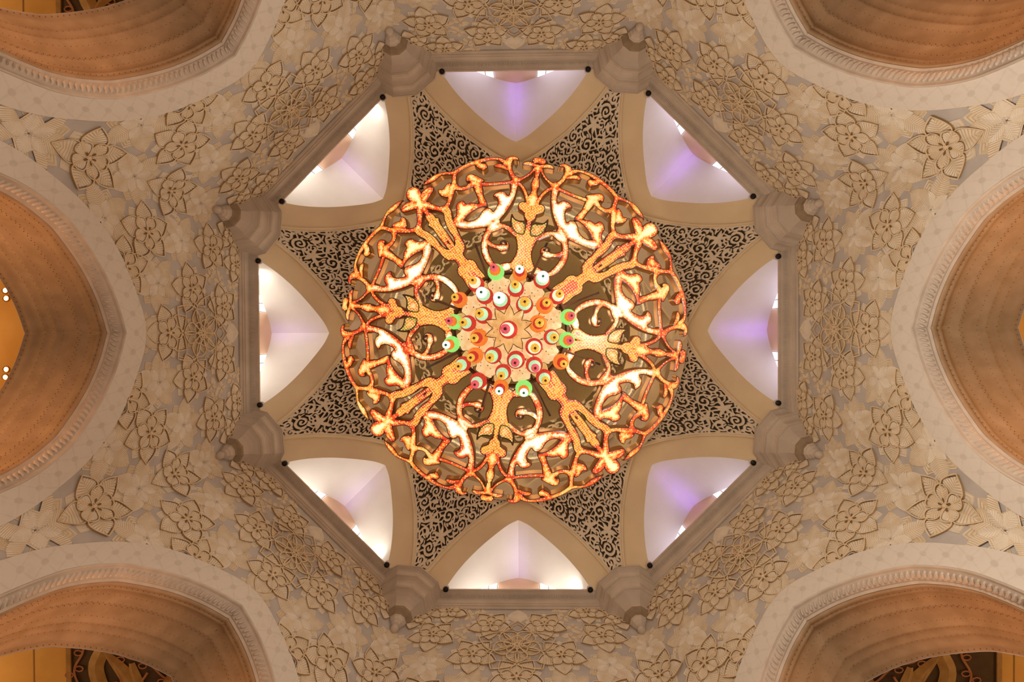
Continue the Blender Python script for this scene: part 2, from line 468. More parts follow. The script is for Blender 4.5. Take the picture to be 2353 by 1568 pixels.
# ------------------------------------------------------------------ carved flowers on the walls
def leaf(mb, ang, r0, r1, w, z0, z1, n=9, m=(0, 1), peak=.55, bulge=1., tip=.0, droop=.03, skirt=True, conc=False):
    """pinnate leaf from radius r0 to r1; ribs alternate between two materials"""
    ca, sa = math.cos(ang), math.sin(ang)
    def P(u, v, z): return (u * ca - v * sa, u * sa + v * ca, z)
    def W(t):
        t = min(max(t, 0), 1)
        if t >= peak: return w * (1 - ((t - peak) / (1 - peak)) ** 1.55)
        return w * math.sin(PI / 2 * t / peak) ** .8
    N = 2 * n
    for sg in (-1, 1):
        if conc:
            levels = [1., .86, .72, .58, .44, .3, .14]
            prev = None
            for li, k in enumerate(levels):
                z = z1 - (.0 if li % 2 == 0 else .03)
                row = [P(r0 + (r1 - r0) * ((i / N) * k + (1 - k) * .35), sg * W(i / N) * k, z) for i in range(N + 1)]
                if prev is not None:
                    b = len(mb.V)
                    for q in prev + row: mb.v(q)
                    for i in range(N): mb.f((b + i, b + i + 1, b + N + 1 + i + 1, b + N + 1 + i), m[li % 2])
                prev = row
            edge = [P(r0 + (r1 - r0) * (i / N), sg * W(i / N), z1) for i in range(N + 1)]
        else:
            mid = [P(r0 + (r1 - r0) * i / N * .97, 0, z1 + (.0 if i % 2 == 0 else -.012)) for i in range(N + 1)]
            edge = []
            for i in range(N + 1):
                t = i / N
                e = .0 if i % 2 == 0 else -.055 * w / .3
                sc = 1. if i % 2 == 0 else .93
                edge.append(P(r0 + (r1 - r0) * t, sg * W(t) * sc, z1 - droop + (0 if i % 2 == 0 else -.028)))
            # the ribs sweep outwards: midrib point i joins edge point i+2
            b = len(mb.V)
            for q in mid + edge: mb.v(q)
            for i in range(N):
                j0 = max(0, i - 3); j1 = max(0, i - 2)
                if j0 == j1: mb.f((b + j0, b + N + 1 + i, b + N + 1 + i + 1), m[i % 2])
                else: mb.f((b + j0, b + j1, b + N + 1 + i + 1, b + N + 1 + i), m[i % 2])
            for j in range(N - 3, N):
                mb.f((b + j, b + j + 1, b + 2 * N + 1), m[j % 2])
        if skirt:
            b = len(mb.V)
            for q in edge: mb.v(q)
            for q in edge: mb.v((q[0], q[1], z0))
            for i in range(N): mb.f((b + i, b + i + 1, b + N + 1 + i + 1, b + N + 1 + i), m[0])


def petal_outline(r0, r1, w, ang, z, n=14, peak=.5, bulge=1., rise=.0):
    ca, sa = math.cos(ang), math.sin(ang); out = []
    ts = [i / n for i in range(n + 1)]
    if bulge < 0:
        L = [(r0 + (r1 - r0) * t, w * math.sin(PI * t ** (math.log(.5) / math.log(peak))) ** -bulge if 0 < t < 1 else 0) for t in ts]
    else:
        L = [(r0 + (r1 - r0) * t, w * (math.sin(PI / 2 * t / peak) ** .8 if t < peak else 1 - ((t - peak) / (1 - peak)) ** 1.55)) for t in ts]
    pts = L + [(a, -b) for a, b in L[::-1][1:-1]]
    for a, b in pts: out.append((a * ca - b * sa, a * sa + b * ca, z + rise * (a - r0) / (r1 - r0)))
    return out


K5 = [2 * PI * k / 5 for k in range(5)]


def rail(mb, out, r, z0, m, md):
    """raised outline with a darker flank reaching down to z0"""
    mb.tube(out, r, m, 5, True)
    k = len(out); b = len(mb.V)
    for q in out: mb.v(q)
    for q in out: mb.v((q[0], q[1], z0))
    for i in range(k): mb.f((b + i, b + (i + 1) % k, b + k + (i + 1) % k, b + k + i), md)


def fl_lotus():
    mb = MB()
    for a in K5: leaf(mb, a + PI / 5, .3, .97, .26, 0, .06, 5, (3, 0), .5, .9, conc=True)
    for i, a in enumerate(K5):
        leaf(mb, a, .15, .98, .32, 0, .115, 12, (0, 1), .52, .85, droop=-.01)
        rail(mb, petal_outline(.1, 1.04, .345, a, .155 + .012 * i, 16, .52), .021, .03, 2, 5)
    for i, a in enumerate(K5):
        leaf(mb, a + PI / 5, .1, .57, .2, .1, .175 + .006 * i, 9, (0, 1), .6, .75, droop=-.01)
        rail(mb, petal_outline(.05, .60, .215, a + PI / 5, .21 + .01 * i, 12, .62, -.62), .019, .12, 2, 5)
        b = len(mb.V)
        for q in petal_outline(.09, .22, .032, a + PI / 5, .235, 5, .6, -.7): mb.v(q)
        mb.f(range(b, len(mb.V)), 4)
    mb.lathe([(.07, .2), (.05, .27), (.0, .275)], 8, m=2)
    return mb


def fl_leaf():
    mb = MB()
    for a in K5: leaf(mb, a + PI / 5, .3, .86, .24, 0, .05, 9, (1, 2), .5, .8, conc=True)
    for i, a in enumerate(K5):
        leaf(mb, a, .04, 1.04, .30, 0, .10 + .008 * i, 19, (0, 1), .52, .85, droop=.02)
    for i, a in enumerate(K5):
        leaf(mb, a + PI / 5, .02, .55, .17, .05, .17, 10, (0, 3), .55, .8, droop=.04)
    for i in range(8):
        a = PI / 4 * i; mb.lathe([(.03, .15), (.02, .21), (0, .22)], 5, (.07 * math.cos(a), .07 * math.sin(a), 0), 3)
    return mb


def fl_medal():
    mb = MB()
    for i, a in enumerate(K5):
        leaf(mb, a + PI / 5, .1, 1.05, .24, 0, .05, 10, (1, 0), .5, .8, conc=True)
        leaf(mb, a, .1, .95, .26, 0, .08, 10, (0, 1), .5, .8, conc=True)
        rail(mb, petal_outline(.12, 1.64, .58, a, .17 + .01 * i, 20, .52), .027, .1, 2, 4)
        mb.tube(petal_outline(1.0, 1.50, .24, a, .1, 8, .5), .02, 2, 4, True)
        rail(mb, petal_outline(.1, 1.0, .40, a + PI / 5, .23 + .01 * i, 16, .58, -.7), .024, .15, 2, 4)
        mb.tube(petal_outline(.06, .56, .22, a, .28 + .005 * i, 12, .58, -.7), .022, 2, 4, True)
        mb.tube(petal_outline(.04, .3, .1, a + PI / 5, .29 + .005 * i, 8, .58, -.7), .016, 2, 4, True)
    return mb


def fl_disc():
    mb = MB()
    leaf(mb, 0, -.55, .6, .52, 0, .1, 12, (0, 0), .5, .6)
    leaf(mb, PI / 2 + .3, .3, 1.2, .24, 0, .07, 8, (0, 3), .55, .85)
    leaf(mb, -PI / 2 - .3, .3, 1.2, .24, 0, .07, 8, (0, 3), .55, .85)
    return mb


def fl_cluster():
    mb = MB()
    for cx, cy, s, a0 in [(-.28, .3, 1, .2), (.25, .1, 1.1, .7), (-.1, -.35, .9, 0)]:
        sub = MB()
        for k in range(4): leaf(sub, a0 + k * PI / 2, .03, .40 * s, .10, 0, .09, 4, (2, 1), .5, .9)
        b = len(mb.V)
        for v in sub.V: mb.v((v[0] + cx, v[1] + cy, v[2]))
        for f, m in zip(sub.F, sub.M): mb.f([b + i for i in f], m)
    for k in range(5): leaf(mb, K5[k] + .4, .25, .72, .13, 0, .05, 4, (0, 3), .55, .9)
    return mb


TYPES = {'lotus_relief': (fl_lotus(), [PALE, CREAM, TAN, CREAM, DROP]), 'leaf_relief': (fl_leaf(), [PALE, GROOVE, CREAM, PALE]),
         'medallion_relief': (fl_medal(), [CREAM, GROOVE, TAN, CREAM, FLANK]), 'fan_leaf_relief': (fl_disc(), [PALE, CREAM, PALE, CREAM]),
         'star_cluster_relief': (fl_cluster(), [PALE, CREAM, TAN, CREAM])}
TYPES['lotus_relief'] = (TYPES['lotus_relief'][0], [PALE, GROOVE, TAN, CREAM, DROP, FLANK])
aoS, aoH = AO[:, 0][::-1], AO[:, 1][::-1]


def frame_h(s):
    """height of the border's outer edge at lateral distance s (None beyond)"""
    s = abs(s)
    if s > 4.46: return -99
    top = AO[:-6]
    return float(np.interp(s, top[:, 0], top[:, 1])) if s < top[-1, 0] else -99


def place_flower(name, kind, s0, h0, scale, rot, parent):
    src, mats = TYPES[kind]
    V = []
    ok = []
    cr_, sr_ = math.cos(rot), math.sin(rot)
    for x, y, z in src.V:
        s = s0 + (x * cr_ - y * sr_) * scale; h = h0 + (x * sr_ + y * cr_) * scale * 1.2; zz = z * .48
        s_, add = s, 0.
        sgn = 1
        fh = frame_h(s if abs(s) <= half else 2 * half - abs(s))
        ok.append(h > fh - .03 and h < 24.12)
        k = (R8 - zz + .01) / R8
        if s > half:
            q = s - 2 * half; X, Y = R8 - zz + .01, q * k
            c, si = math.cos(PI / 4), math.sin(PI / 4)
            V.append((X * c - Y * si, X * si + Y * c, h + ZC))
        elif s < -half:
            q = s + 2 * half; X, Y = R8 - zz + .01, q * k
            c, si = math.cos(-PI / 4), math.sin(-PI / 4)
            V.append((X * c - Y * si, X * si + Y * c, h + ZC))
        else:
            V.append((R8 - zz + .01, s * k, h + ZC))
    F, M = [], []
    for f, m in zip(src.F, src.M):
        if all(ok[i] for i in f): F.append(f); M.append(m)
    if not F: return None
    return mesh(name, V, F, mats, parent, M)


D_ = -PI / 2
LAY = [('medallion_relief', 0, 21.05, .93, PI / 2)]
LAY += [('lotus_relief', s, h, r, D_ + d) for s, h, r, d in [
    (0, 19.12, .94, 0), (1.6, 20.45, .90, 0.05), (-1.6, 20.45, .90, -.05), (3.25, 21.8, .90, .1), (-3.25, 21.8, .90, -.1), (3.2, 18.06, .93, .12), (-3.2, 18.06, .93, -.12),
    (4.8, 19.27, .93, 0), (4.8, 15.6, .97, 0), (1.07, 22.6, .86, 0), (-1.07, 22.6, .86, 0), (2.85, 23.7, .8, 0), (-2.85, 23.7, .8, 0), (4.08, 23.2, .75, .2), (-4.08, 23.2, .75, -.2), (1.98, 17.0, .9, .3), (-1.98, 17.0, .9, -.3)]]
LAY += [('leaf_relief', s, h, r, -D_ + d) for s, h, r, d in [
    (1.62, 18.55, .98, .3), (-1.62, 18.55, .98, -.3), (3.22, 19.87, .98, .15), (-3.22, 19.87, .98, -.15), (4.8, 21.1, .95, 0), (4.8, 17.48, 1.0, 0), (3.27, 16.2, 1.02, .5), (-3.27, 16.2, 1.02, -.5), (4.8, 13.7, 1.08, 0), (0, 17.75, .8, PI)]]
LAY += [('fan_leaf_relief', 0, 23.35, .8, PI / 2)]
LAY += [('star_cluster_relief', s, h, .9, d) for s, h, d in [(2.25, 22.1, 0), (-2.25, 22.1, PI), (1.9, 23.75, .5), (-1.9, 23.75, 2.5)]]
for kind, s, h, r, rot in LAY:
    o = place_flower(kind, kind, s, h, r, rot, E0)
    if o: protos.append(o)
for nm, deg in SIDES[1:]:
    for o in protos: dup(o, side_objs[nm])

# ------------------------------------------------------------------ cornice and corbels
def octo_sweep(name, prf, mats, parent=None, wob=None):
    mb = MB()
    for k in range(8):
        a0 = PI / 4 * k
        c, s = math.cos(a0), math.sin(a0)
        rows = []
        for x, h in prf:
            rows.append([(x * c - y * s, x * s + y * c, h + ZC) for y in [x * T8 * q for q in (-1, -.5, 0, .5, 1)]])
        mb.grid(rows)
    return mb.build(name, mats, parent)


cp = [(11.6, 23.96), (11.55, 23.94), (11.5, 23.97), (11.49, 24.03), (11.44, 24.03), (11.42, 24.09), (11.37, 24.10)]
for i in range(9):
    a = PI / 2 * i / 8
    cp.append((11.36 - .32 * (1 - math.cos(a)), 24.13 + .29 * math.sin(a)))
cp += [(11.04, 24.42), (11.04, 24.46), (10.99, 24.46), (10.99, 24.56), (11.7, 24.58)]
cor = octo_sweep('trim_1', cp, [CORN]); tag(cor, kind='structure')
# small tooth carving along the cove of the cornice
mb = MB()
for k in range(8):
    a0 = PI / 4 * k; c, s = math.cos(a0), math.sin(a0)
    for i in range(-52, 53):
        y = i * .072
        for (x, h) in ((11.22, 24.32),):
            b = len(mb.V)
            for X, Y, Z in [(x + .05, y - .02, h - .05), (x + .05, y + .02, h - .05), (x - .10, y + .012, h + .07), (x - .10, y - .012, h + .07), (x - .03, y, h - .03)]:
                mb.v((X * c - Y * s, X * s + Y * c, Z + ZC))
            mb.f((b, b + 1, b + 4)); mb.f((b + 1, b + 2, b + 4)); mb.f((b + 2, b + 3, b + 4)); mb.f((b + 3, b, b + 4))
tt_ = mb.build('carved_teeth', [CORN], cor); tt_['kind'] = 'stuff'

corb_lab = {22.5: 'lower end of the right cornice', 67.5: 'right end of the bottom cornice', 112.5: 'left end of the bottom cornice', 157.5: 'lower end of the left cornice',
            202.5: 'upper end of the left cornice', 247.5: 'left end of the top cornice', 292.5: 'right end of the top cornice', 337.5: 'upper end of the right cornice'}


def oct_lathe(prf, c, a0):
    mb = MB(); n = 8
    k = 1 / math.cos(PI / 8)
    mb.lathe([(r * k, z) for r, z in prf], n, c, 0, a0 + PI / 8)
    return mb


corbel0 = None
for ang, lab in corb_lab.items():
    a = math.radians(ang)
    if corbel0 is None:
        e = empty('corbel', (0, 0, 22.0 + ZC))
        z0 = -22.0
        cc = (12.42, 0, z0)
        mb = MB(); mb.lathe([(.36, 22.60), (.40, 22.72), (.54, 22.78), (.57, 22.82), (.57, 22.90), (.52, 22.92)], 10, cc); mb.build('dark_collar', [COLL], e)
        up = [(.5, 22.86), (.52, 22.90), (.55, 23.0), (.64, 23.17), (.77, 23.32), (.92, 23.42), (1.0, 23.45), (1.0, 23.48), (1.04, 23.48), (1.04, 23.52), (1.08, 23.53), (1.08, 23.60), (1.10, 23.62)]
        up += [(1.10 + .16 * (1 - math.cos(t)), 23.62 + .28 * math.sin(t)) for t in [PI / 2 * i / 6 for i in range(1, 7)]]
        up += [(1.30, 23.92), (1.30, 23.95), (1.33, 23.95), (1.33, 23.99), (1.37, 24.0), (1.37, 24.06), (1.39, 24.08)]
        up += [(1.39 + .15 * (1 - math.cos(t)), 24.08 + .25 * math.sin(t)) for t in [PI / 2 * i / 6 for i in range(1, 7)]]
        up += [(1.58, 24.35), (1.58, 24.38), (1.61, 24.38), (1.61, 24.46), (.2, 24.48)]
        mb = MB(); mb.lathe(up, 10, cc); mb.build('stepped_bracket', [CORN], e)
        dn = [(.10, 22.24), (.13, 22.27), (.20, 22.30), (.22, 22.35), (.22, 22.40), (.28, 22.44), (.31, 22.50), (.31, 22.56), (.35, 22.58), (.38, 22.66), (.40, 22.74)]
        mb = MB(); mb.lathe(dn, 10, cc); mb.build('drop_collar', [CORN], e)
        mb = MB(); mb.lathe([(.001, 21.94)] + [(.165 * math.sin(t), 22.10 - .165 * math.cos(t)) for t in [PI * i / 9 for i in range(1, 9)]] + [(.09, 22.26)], 16, cc)
        mb.build('pendant_ball', [CORN], e, smooth=True)
        e.rotation_euler = (0, 0, a); corbel0 = e
    else:
        e = dup(corbel0, rz=a)
        for ch in list(corbel0.children): dup(ch, e)
    tag(e, 'stepped octagonal plaster corbel with a ball pendant at the ' + lab, 'corbel', 'corbels at the corners of the octagonal cornice')

# black floodlights on the cornice
side_word = {0: 'right', 45: 'lower right', 90: 'bottom', 135: 'lower left', 180: 'left', 225: 'upper left', 270: 'top', 315: 'upper right'}
end_word = {0: ('upper', 'lower'), 45: ('right', 'left'), 90: ('right', 'left'), 135: ('right', 'left'), 180: ('lower', 'upper'), 225: ('lower', 'upper'), 270: ('left', 'right'), 315: ('left', 'right')}
fl0 = None
for nm, deg in SIDES:
    a = math.radians(deg)
    for k, sg in enumerate((-1, 1)):
        x, y = 10.93, sg * 3.06
        loc = (x * math.cos(a) - y * math.sin(a), x * math.sin(a) + y * math.cos(a), 24.38 + ZC)
        if fl0 is None:
            fl0 = e = empty('floodlight', loc)
            mb = MB(); mb.lathe([(.02, .03), (.135, .03), (.135, .15), (.1, .17), (0, .17)], 20); mb.build('collar', [COLLAR], e, True)
            mb = MB(); mb.lathe([(.0, -.02), (.08, -.02), (.105, -.06), (.112, -.05), (.112, .12), (.0, .12)], 20); mb.build('housing', [BLACK], e)
            mb = MB(); mb.lathe([(.0, -.035), (.04, -.03), (.078, -.018)], 16); mb.build('lens', [stone('dark glass', (.02, .015, .015), (.03, .02, .02), 5, .1)], e, True)
        else:
            e = dup(fl0, loc=loc)
            for ch in list(fl0.children): dup(ch, e)
        tag(e, 'small black round floodlight at the %s end of the %s niche' % (end_word[deg][k], side_word[deg]), 'floodlight', 'black floodlights along the octagonal cornice')

# ------------------------------------------------------------------ vault zone above the cornice
ceil = empty('ceiling', (0, 0, 0)); tag(ceil, kind='structure')


SC = 1.025
def hS(x, y): return SC * (24.3 + 1.212 * (10.96 - math.hypot(x, y) / SC))


NI = [(8.80, 0), (8.88, .26), (9.0, .56), (9.3, 1.12), (9.7, 1.8), (10.05, 2.3), (10.37, 2.68), (10.7, 2.99), (10.95, 3.16)]
NO = [(7.96, 0), (8.1, .42), (8.38, 1.12), (8.7, 1.78), (9.0, 2.35), (9.36, 2.90), (9.7, 3.36), (10.06, 3.78), (10.45, 4.15)]
NI = [(a * SC, b * SC) for a, b in NI]; NO = [(a * SC, b * SC) for a, b in NO]
niI = resample(cr_spline(NI, 5), 33); niO = resample(cr_spline(NO, 5), 33)
nI = [(x, -y) for x, y in niI[::-1]][:-1] + [tuple(p) for p in niI]
nO = [(x, -y) for x, y in niO[::-1]][:-1] + [tuple(p) for p in niO]
dproto = []
# arch band: edge return, face, moulding
mb = MB()
rows = []
for t, dz in [(0, 0), (.25, 0), (.5, 0), (.75, 0), (.9, 0), (.9, -.05), (.93, -.10), (.97, -.10), (1., -.05), (1., .12)]:
    rows.append([])
    for a, b in zip(nI, nO):
        x, y = a[0] + (b[0] - a[0]) * t, a[1] + (b[1] - a[1]) * t
        rows[-1].append((x, y, hS(x, y) + dz + ZC))
mb.grid(rows)
dproto.append(mb.build('arch_band', [PLAST], ceil))
# niche vault running outwards
mb = MB()
rows = []
for k in range(9):
    row = []
    for a in nI:
        x = a[0] + (11.8 - a[0]) * k / 8
        row.append((x, a[1], hS(*a) + ZC))
    rows.append(row)
mb.grid(rows)
dproto.append(mb.build('niche_vault', [VAULT], ceil))
# recess behind the vault: ceiling slab, cheeks and back
PEACH = stone('peach recess plaster', (.80, .56, .42), (.84, .60, .46), .8, .7)
mb = MB()
mb.box((11.8, -1.02, 27.6 + ZC), (13.6, 1.02, 27.75 + ZC))
mb.box((13.1, -1.02, 24.7 + ZC), (13.3, 1.02, 27.6 + ZC))
mb.build('recess_wall', [PEACH], ceil)

rec = [o for o in ceil.children if o.name.startswith('recess_wall')]
dproto += rec
# spandrel between two neighbouring arches: dark backing + pierced tracery
def rot2(p, a): return (p[0] * math.cos(a) - p[1] * math.sin(a), p[0] * math.sin(a) + p[1] * math.cos(a))
Lc = [rot2(p, -PI / 8) for p in niO]                 # upper flank of the arch on the -22.5 side (lateral>0)
Rc = [rot2((p[0], -p[1]), PI / 8) for p in niO]
# local frame: +x points to the corner
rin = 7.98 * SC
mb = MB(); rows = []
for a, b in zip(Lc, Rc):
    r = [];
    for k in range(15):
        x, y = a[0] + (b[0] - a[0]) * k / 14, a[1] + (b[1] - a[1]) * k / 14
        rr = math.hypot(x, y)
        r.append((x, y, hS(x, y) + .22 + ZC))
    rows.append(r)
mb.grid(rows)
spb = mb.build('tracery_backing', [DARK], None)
# tracery raster
reg = [tuple(p) for p in Lc] + [tuple(p) for p in Rc[::-1]]
# concave inner boundary follows the ring
a_in = math.atan2(Lc[0][1], Lc[0][0]); a_out = math.atan2(Rc[0][1], Rc[0][0])
for k in range(1, 12):
    t = a_out + (a_in - a_out) * 0
cell = .0235
xs = np.arange(7.5, 11.8, cell); ys = np.arange(-3.2, 3.2, cell)
X, Y = np.meshgrid(xs, ys, indexing='ij')
inner = [rot2((rin, 0), PI / 8 * (1 - 2 * k / 14)) for k in range(1, 14)]
regp = [tuple(p) for p in Lc] + [tuple(p) for p in Rc[::-1]] + inner
Freg = sd_poly(X, Y, regp)
rnd = random.Random(11)


def regd(x, y):
    i = int((x - xs[0]) / cell); j = int((y - ys[0]) / cell)
    if i < 0 or j < 0 or i >= len(xs) or j >= len(ys): return 1
    return Freg[i, j]


circ = []
for r, tries in [(.33, 60), (.27, 700), (.22, 1800), (.17, 3500), (.13, 6000), (.10, 8000)]:
    for _ in range(tries):
        x = rnd.uniform(8.0, 11.6); y = rnd.uniform(-3.1, 3.1)
        if regd(x, y) > -r * .92: continue
        if all(math.hypot(x - c[0], y - c[1]) > (r + c[2]) * .97 for c in circ): circ.append((x, y, r))
Ft = np.full(X.shape, 1e9)


def add_st(pts, rad):
    global Ft
    P = np.array(pts); pad = max(rad) + .08
    i0 = max(0, int((P[:, 0].min() - pad - xs[0]) / cell)); i1 = min(len(xs), int((P[:, 0].max() + pad - xs[0]) / cell) + 2)
    j0 = max(0, int((P[:, 1].min() - pad - ys[0]) / cell)); j1 = min(len(ys), int((P[:, 1].max() + pad - ys[0]) / cell) + 2)
    if i1 <= i0 or j1 <= j0: return
    f = sd_segments(X[i0:i1, j0:j1], Y[i0:i1, j0:j1], pts, rad)
    Ft[i0:i1, j0:j1] = np.minimum(Ft[i0:i1, j0:j1], f)


def lens(x, y, a, L, w):
    n = 6
    add_st([(x + L * k / n * math.cos(a), y + L * k / n * math.sin(a)) for k in range(n + 1)], [max(.012, w * math.sin(PI * (.12 + .88 * k / n) ** .8)) for k in range(n + 1)])


for ci_, (x, y, r) in enumerate(circ):
    a0 = rnd.uniform(0, 2 * PI); hand = rnd.choice((-1, 1)); typ = rnd.random()
    w = .024 + .012 * min(1, r / .4)
    if r > .16 and typ < .78:
        turns = 1.35 if r > .24 else 1.05
        n = 26
        pts, rad = [], []
        for k in range(n + 1):
            t = k / n; q = a0 + hand * t * turns * 2 * PI; rr = r * (.97 - .80 * t ** .85)
            pts.append((x + rr * math.cos(q), y + rr * math.sin(q))); rad.append(w * (1.05 - .35 * t) if k < n else w * 1.5)
        add_st(pts, rad)
        # leaflets off the volute
        for k in (5, 10, 15):
            t = k / n; q = a0 + hand * t * turns * 2 * PI; rr = r * (.97 - .80 * t ** .85)
            lens(x + rr * math.cos(q), y + rr * math.sin(q), q + PI - hand * .7, r * .34, .026)
        for k in range(4):
            q = a0 - hand * (.25 + .42 * k)
            lens(x + r * .75 * math.cos(q), y + r * .75 * math.sin(q), q + hand * .9, r * .5, .032)
    elif typ < .9 or r < .12:
        m = 5 if r > .15 else 3
        for k in range(m):
            q = a0 + 2 * PI * k / m
            lens(x + .03 * math.cos(q), y + .03 * math.sin(q), q, r * 1.02, .13 * r + .016)
    else:
        n = 16
        pts = [(x + r * .9 * math.cos(a0 + 1.7 * PI * k / n), y + r * .9 * math.sin(a0 + 1.7 * PI * k / n)) for k in range(n + 1)]
        add_st(pts, [w] * (n + 1))
        lens(pts[-1][0], pts[-1][1], a0 + PI * .9, r * 1.2, .05)
    # link to the nearest neighbours
    nb = sorted(circ, key=lambda c: math.hypot(c[0] - x, c[1] - y))[1:3]
    for c in nb:
        mx, my = (x + c[0]) / 2 + .06 * math.cos(a0), (y + c[1]) / 2 + .06 * math.sin(a0)
        d = math.hypot(c[0] - x, c[1] - y)
        sx, sy = x + (c[0] - x) * r * .75 / d, y + (c[1] - y) * r * .75 / d
        ex, ey = c[0] - (c[0] - x) * c[2] * .75 / d, c[1] - (c[1] - y) * c[2] * .75 / d
        add_st([(sx, sy), (mx, my), (ex, ey)], [.018, .026, .018])
for it in range(900):
    cand = np.where(Freg < -.07, Ft, -1)
    i, j = np.unravel_index(int(cand.argmax()), cand.shape)
    if cand[i, j] < .058: break
    x, y, r = xs[i], ys[j], cand[i, j]
    a = rnd.uniform(0, 2 * PI)
    for k in range(3 if r > .085 else 2):
        q = a + (2 * PI / 3 if r > .085 else PI) * k
        lens(x, y, q, r * 1.45, .026 if r > .085 else .022)
Fm = np.maximum(Ft, Freg + .0)
edge_band = np.maximum(Freg, -(Freg + .05))
Fm = np.minimum(Fm, edge_band)
Fm[1:-1, 1:-1] = (Fm[1:-1, 1:-1] * 2 + Fm[:-2, 1:-1] + Fm[2:, 1:-1] + Fm[1:-1, :-2] + Fm[1:-1, 2:]) / 6
V_, F_, W_, _d = march(Fm, X, Y)[0]
V3 = [(x, y, hS(x, y) + ZC + .03 - .028 * min(1, d / .03)) for x, y, d in V_]
nv = len(V3)
bm = {}
for a, b in W_:
    for i in (a, b):
        if i not in bm: bm[i] = nv + len(bm)
for i in bm: V3.append((V_[i][0], V_[i][1], hS(V_[i][0], V_[i][1]) + ZC + .16))
F3 = list(F_) + [(a, b, bm[b], bm[a]) for a, b in W_]
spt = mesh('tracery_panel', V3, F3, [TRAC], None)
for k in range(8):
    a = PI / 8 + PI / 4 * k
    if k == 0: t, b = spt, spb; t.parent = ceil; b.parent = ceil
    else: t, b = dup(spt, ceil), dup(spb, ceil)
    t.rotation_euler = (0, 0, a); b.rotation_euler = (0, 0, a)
for nm, deg in SIDES[1:]:
    for o in dproto: dup(o, ceil, rz=math.radians(deg))

# ring, drum and dome above
def ring_mesh(name, prf, mat, n=96, smooth=True):
    mb = MB(); mb.lathe([(r, h + ZC) for r, h in prf], n); return mb.build(name, [mat], ceil, smooth)


ring_mesh('drum_wall', [(8.3, 28.35), (8.17, 28.45), (8.1, 28.5), (8.0, 28.6), (7.75, 28.65), (7.7, 29.2), (7.3, 29.9), (7.1, 30.0)], PLAST, 96, False)
ring_mesh('crystal_ring_molding', [(7.1, 30.0), (6.98, 29.98), (6.9, 30.1), (6.9, 30.25), (6.72, 30.3), (6.66, 30.45), (6.66, 30.7), (6.5, 30.8), (6.45, 31.0), (6.45, 31.3)], SILV, 96, False)
m, nt, b, N, L = new_mat('dome plaster with incised leaves')
tc = N.new('ShaderNodeTexCoord'); mp = N.new('ShaderNodeMapping'); mp.inputs['Scale'].default_value = (3, 3, 9)
vo = N.new('ShaderNodeTexVoronoi'); vo.inputs['Scale'].default_value = 1.6
L.new(tc.outputs['Object'], mp.inputs[0]); L.new(mp.outputs[0], vo.inputs['Vector'])
cr = N.new('ShaderNodeValToRGB'); cr.color_ramp.elements[0].position = .12; cr.color_ramp.elements[1].position = .26
cr.color_ramp.elements[0].color = (.16, .11, .05, 1); cr.color_ramp.elements[1].color = (.36, .27, .15, 1)
L.new(vo.outputs['Distance'], cr.inputs[0]); L.new(cr.outputs[0], b.inputs['Base Color']); b.inputs['Roughness'].default_value = .7
DOME = m
dome_p = [(6.45, 31.3), (6.45, 32.2), (6.35, 33.0)]
ring_mesh('dome_base', dome_p, PLAST)
ring_mesh('dome_shell', [(5.9, 36.0)] + [(5.9 * math.cos(t), 36.0 + 7.5 * math.sin(t)) for t in [PI / 2 * i / 14 for i in range(1, 15)]], DOME)
# pierced ring between drum and dome (reuses small scroll motifs)
mb = MB()
nn = 34
for k in range(nn):
    a = 2 * PI * k / nn
    for sg in (-1, 1):
        pts = []; rad = []
        for i in range(15):
            t = i / 14; q = sg * t * 2.4 * PI; rr = .52 * (1 - .8 * t)
            da = (rr * math.cos(q) * .9) ; dv = rr * math.sin(q) * sg
            rho = 6.13 - .1; ang = a + sg * .13 + da / 6.2 * .9
            v = 34.45 + dv * 1.6
            R_ = 6.33 - .14 * (v - 33.0)
            pts.append((R_ * math.cos(ang), R_ * math.sin(ang), v + ZC)); rad.append(.085 * (1.1 - .5 * t))
        mb.tube(pts, rad, 0, 4)
    for v0 in (33.2, 34.4, 35.5):
        for dd in (-.5, 0, .5):
            pts = [((6.3 - .14 * (v0 + z - 33)) * math.cos(a + PI / nn + dd * z * .12), (6.3 - .14 * (v0 + z - 33)) * math.sin(a + PI / nn + dd * z * .12), v0 + z + ZC) for z in (0, .2, .4, .6)]
            mb.tube(pts, [.03, .1, .08, .02], 0, 4)
mb.build('dome_tracery', [TRAC], ceil)
ring_mesh('dome_tracery_backing', [(6.35, 33.0), (5.9, 36.0)], stone('umber band', (.13, .09, .04), (.16, .11, .05), 2, .8))
# straight ribs crossing the drum to form the star
mb = MB()
for k in range(8):
    for sg in (-1, 1):
        a = PI / 4 * k
        p0 = np.array([7.95 * math.cos(a), 7.95 * math.sin(a), 27.85 + ZC]); b_ = a + sg * PI / 4 * .93
        p1 = np.array([7.05 * math.cos(b_), 7.05 * math.sin(b_), 30.0 + ZC])
        d = p1 - p0; d /= np.linalg.norm(d); u = np.cross(d, [0, 0, 1]); u /= np.linalg.norm(u); w = np.cross(u, d)
        for (P_, q) in ((p0, 0), (p1, 1)):
            pass
        b0 = len(mb.V)
        for P_ in (p0, p1):
            for s1, s2 in ((-.22, -.0), (.22, -.0), (.22, .35), (-.22, .35)): mb.v(P_ + u * s1 + w * (-abs(s2) + .1))
        for z in range(4): mb.f((b0 + z, b0 + (z + 1) % 4, b0 + 4 + (z + 1) % 4, b0 + 4 + z))
mb.build('star_ribs', [PLAST], ceil)

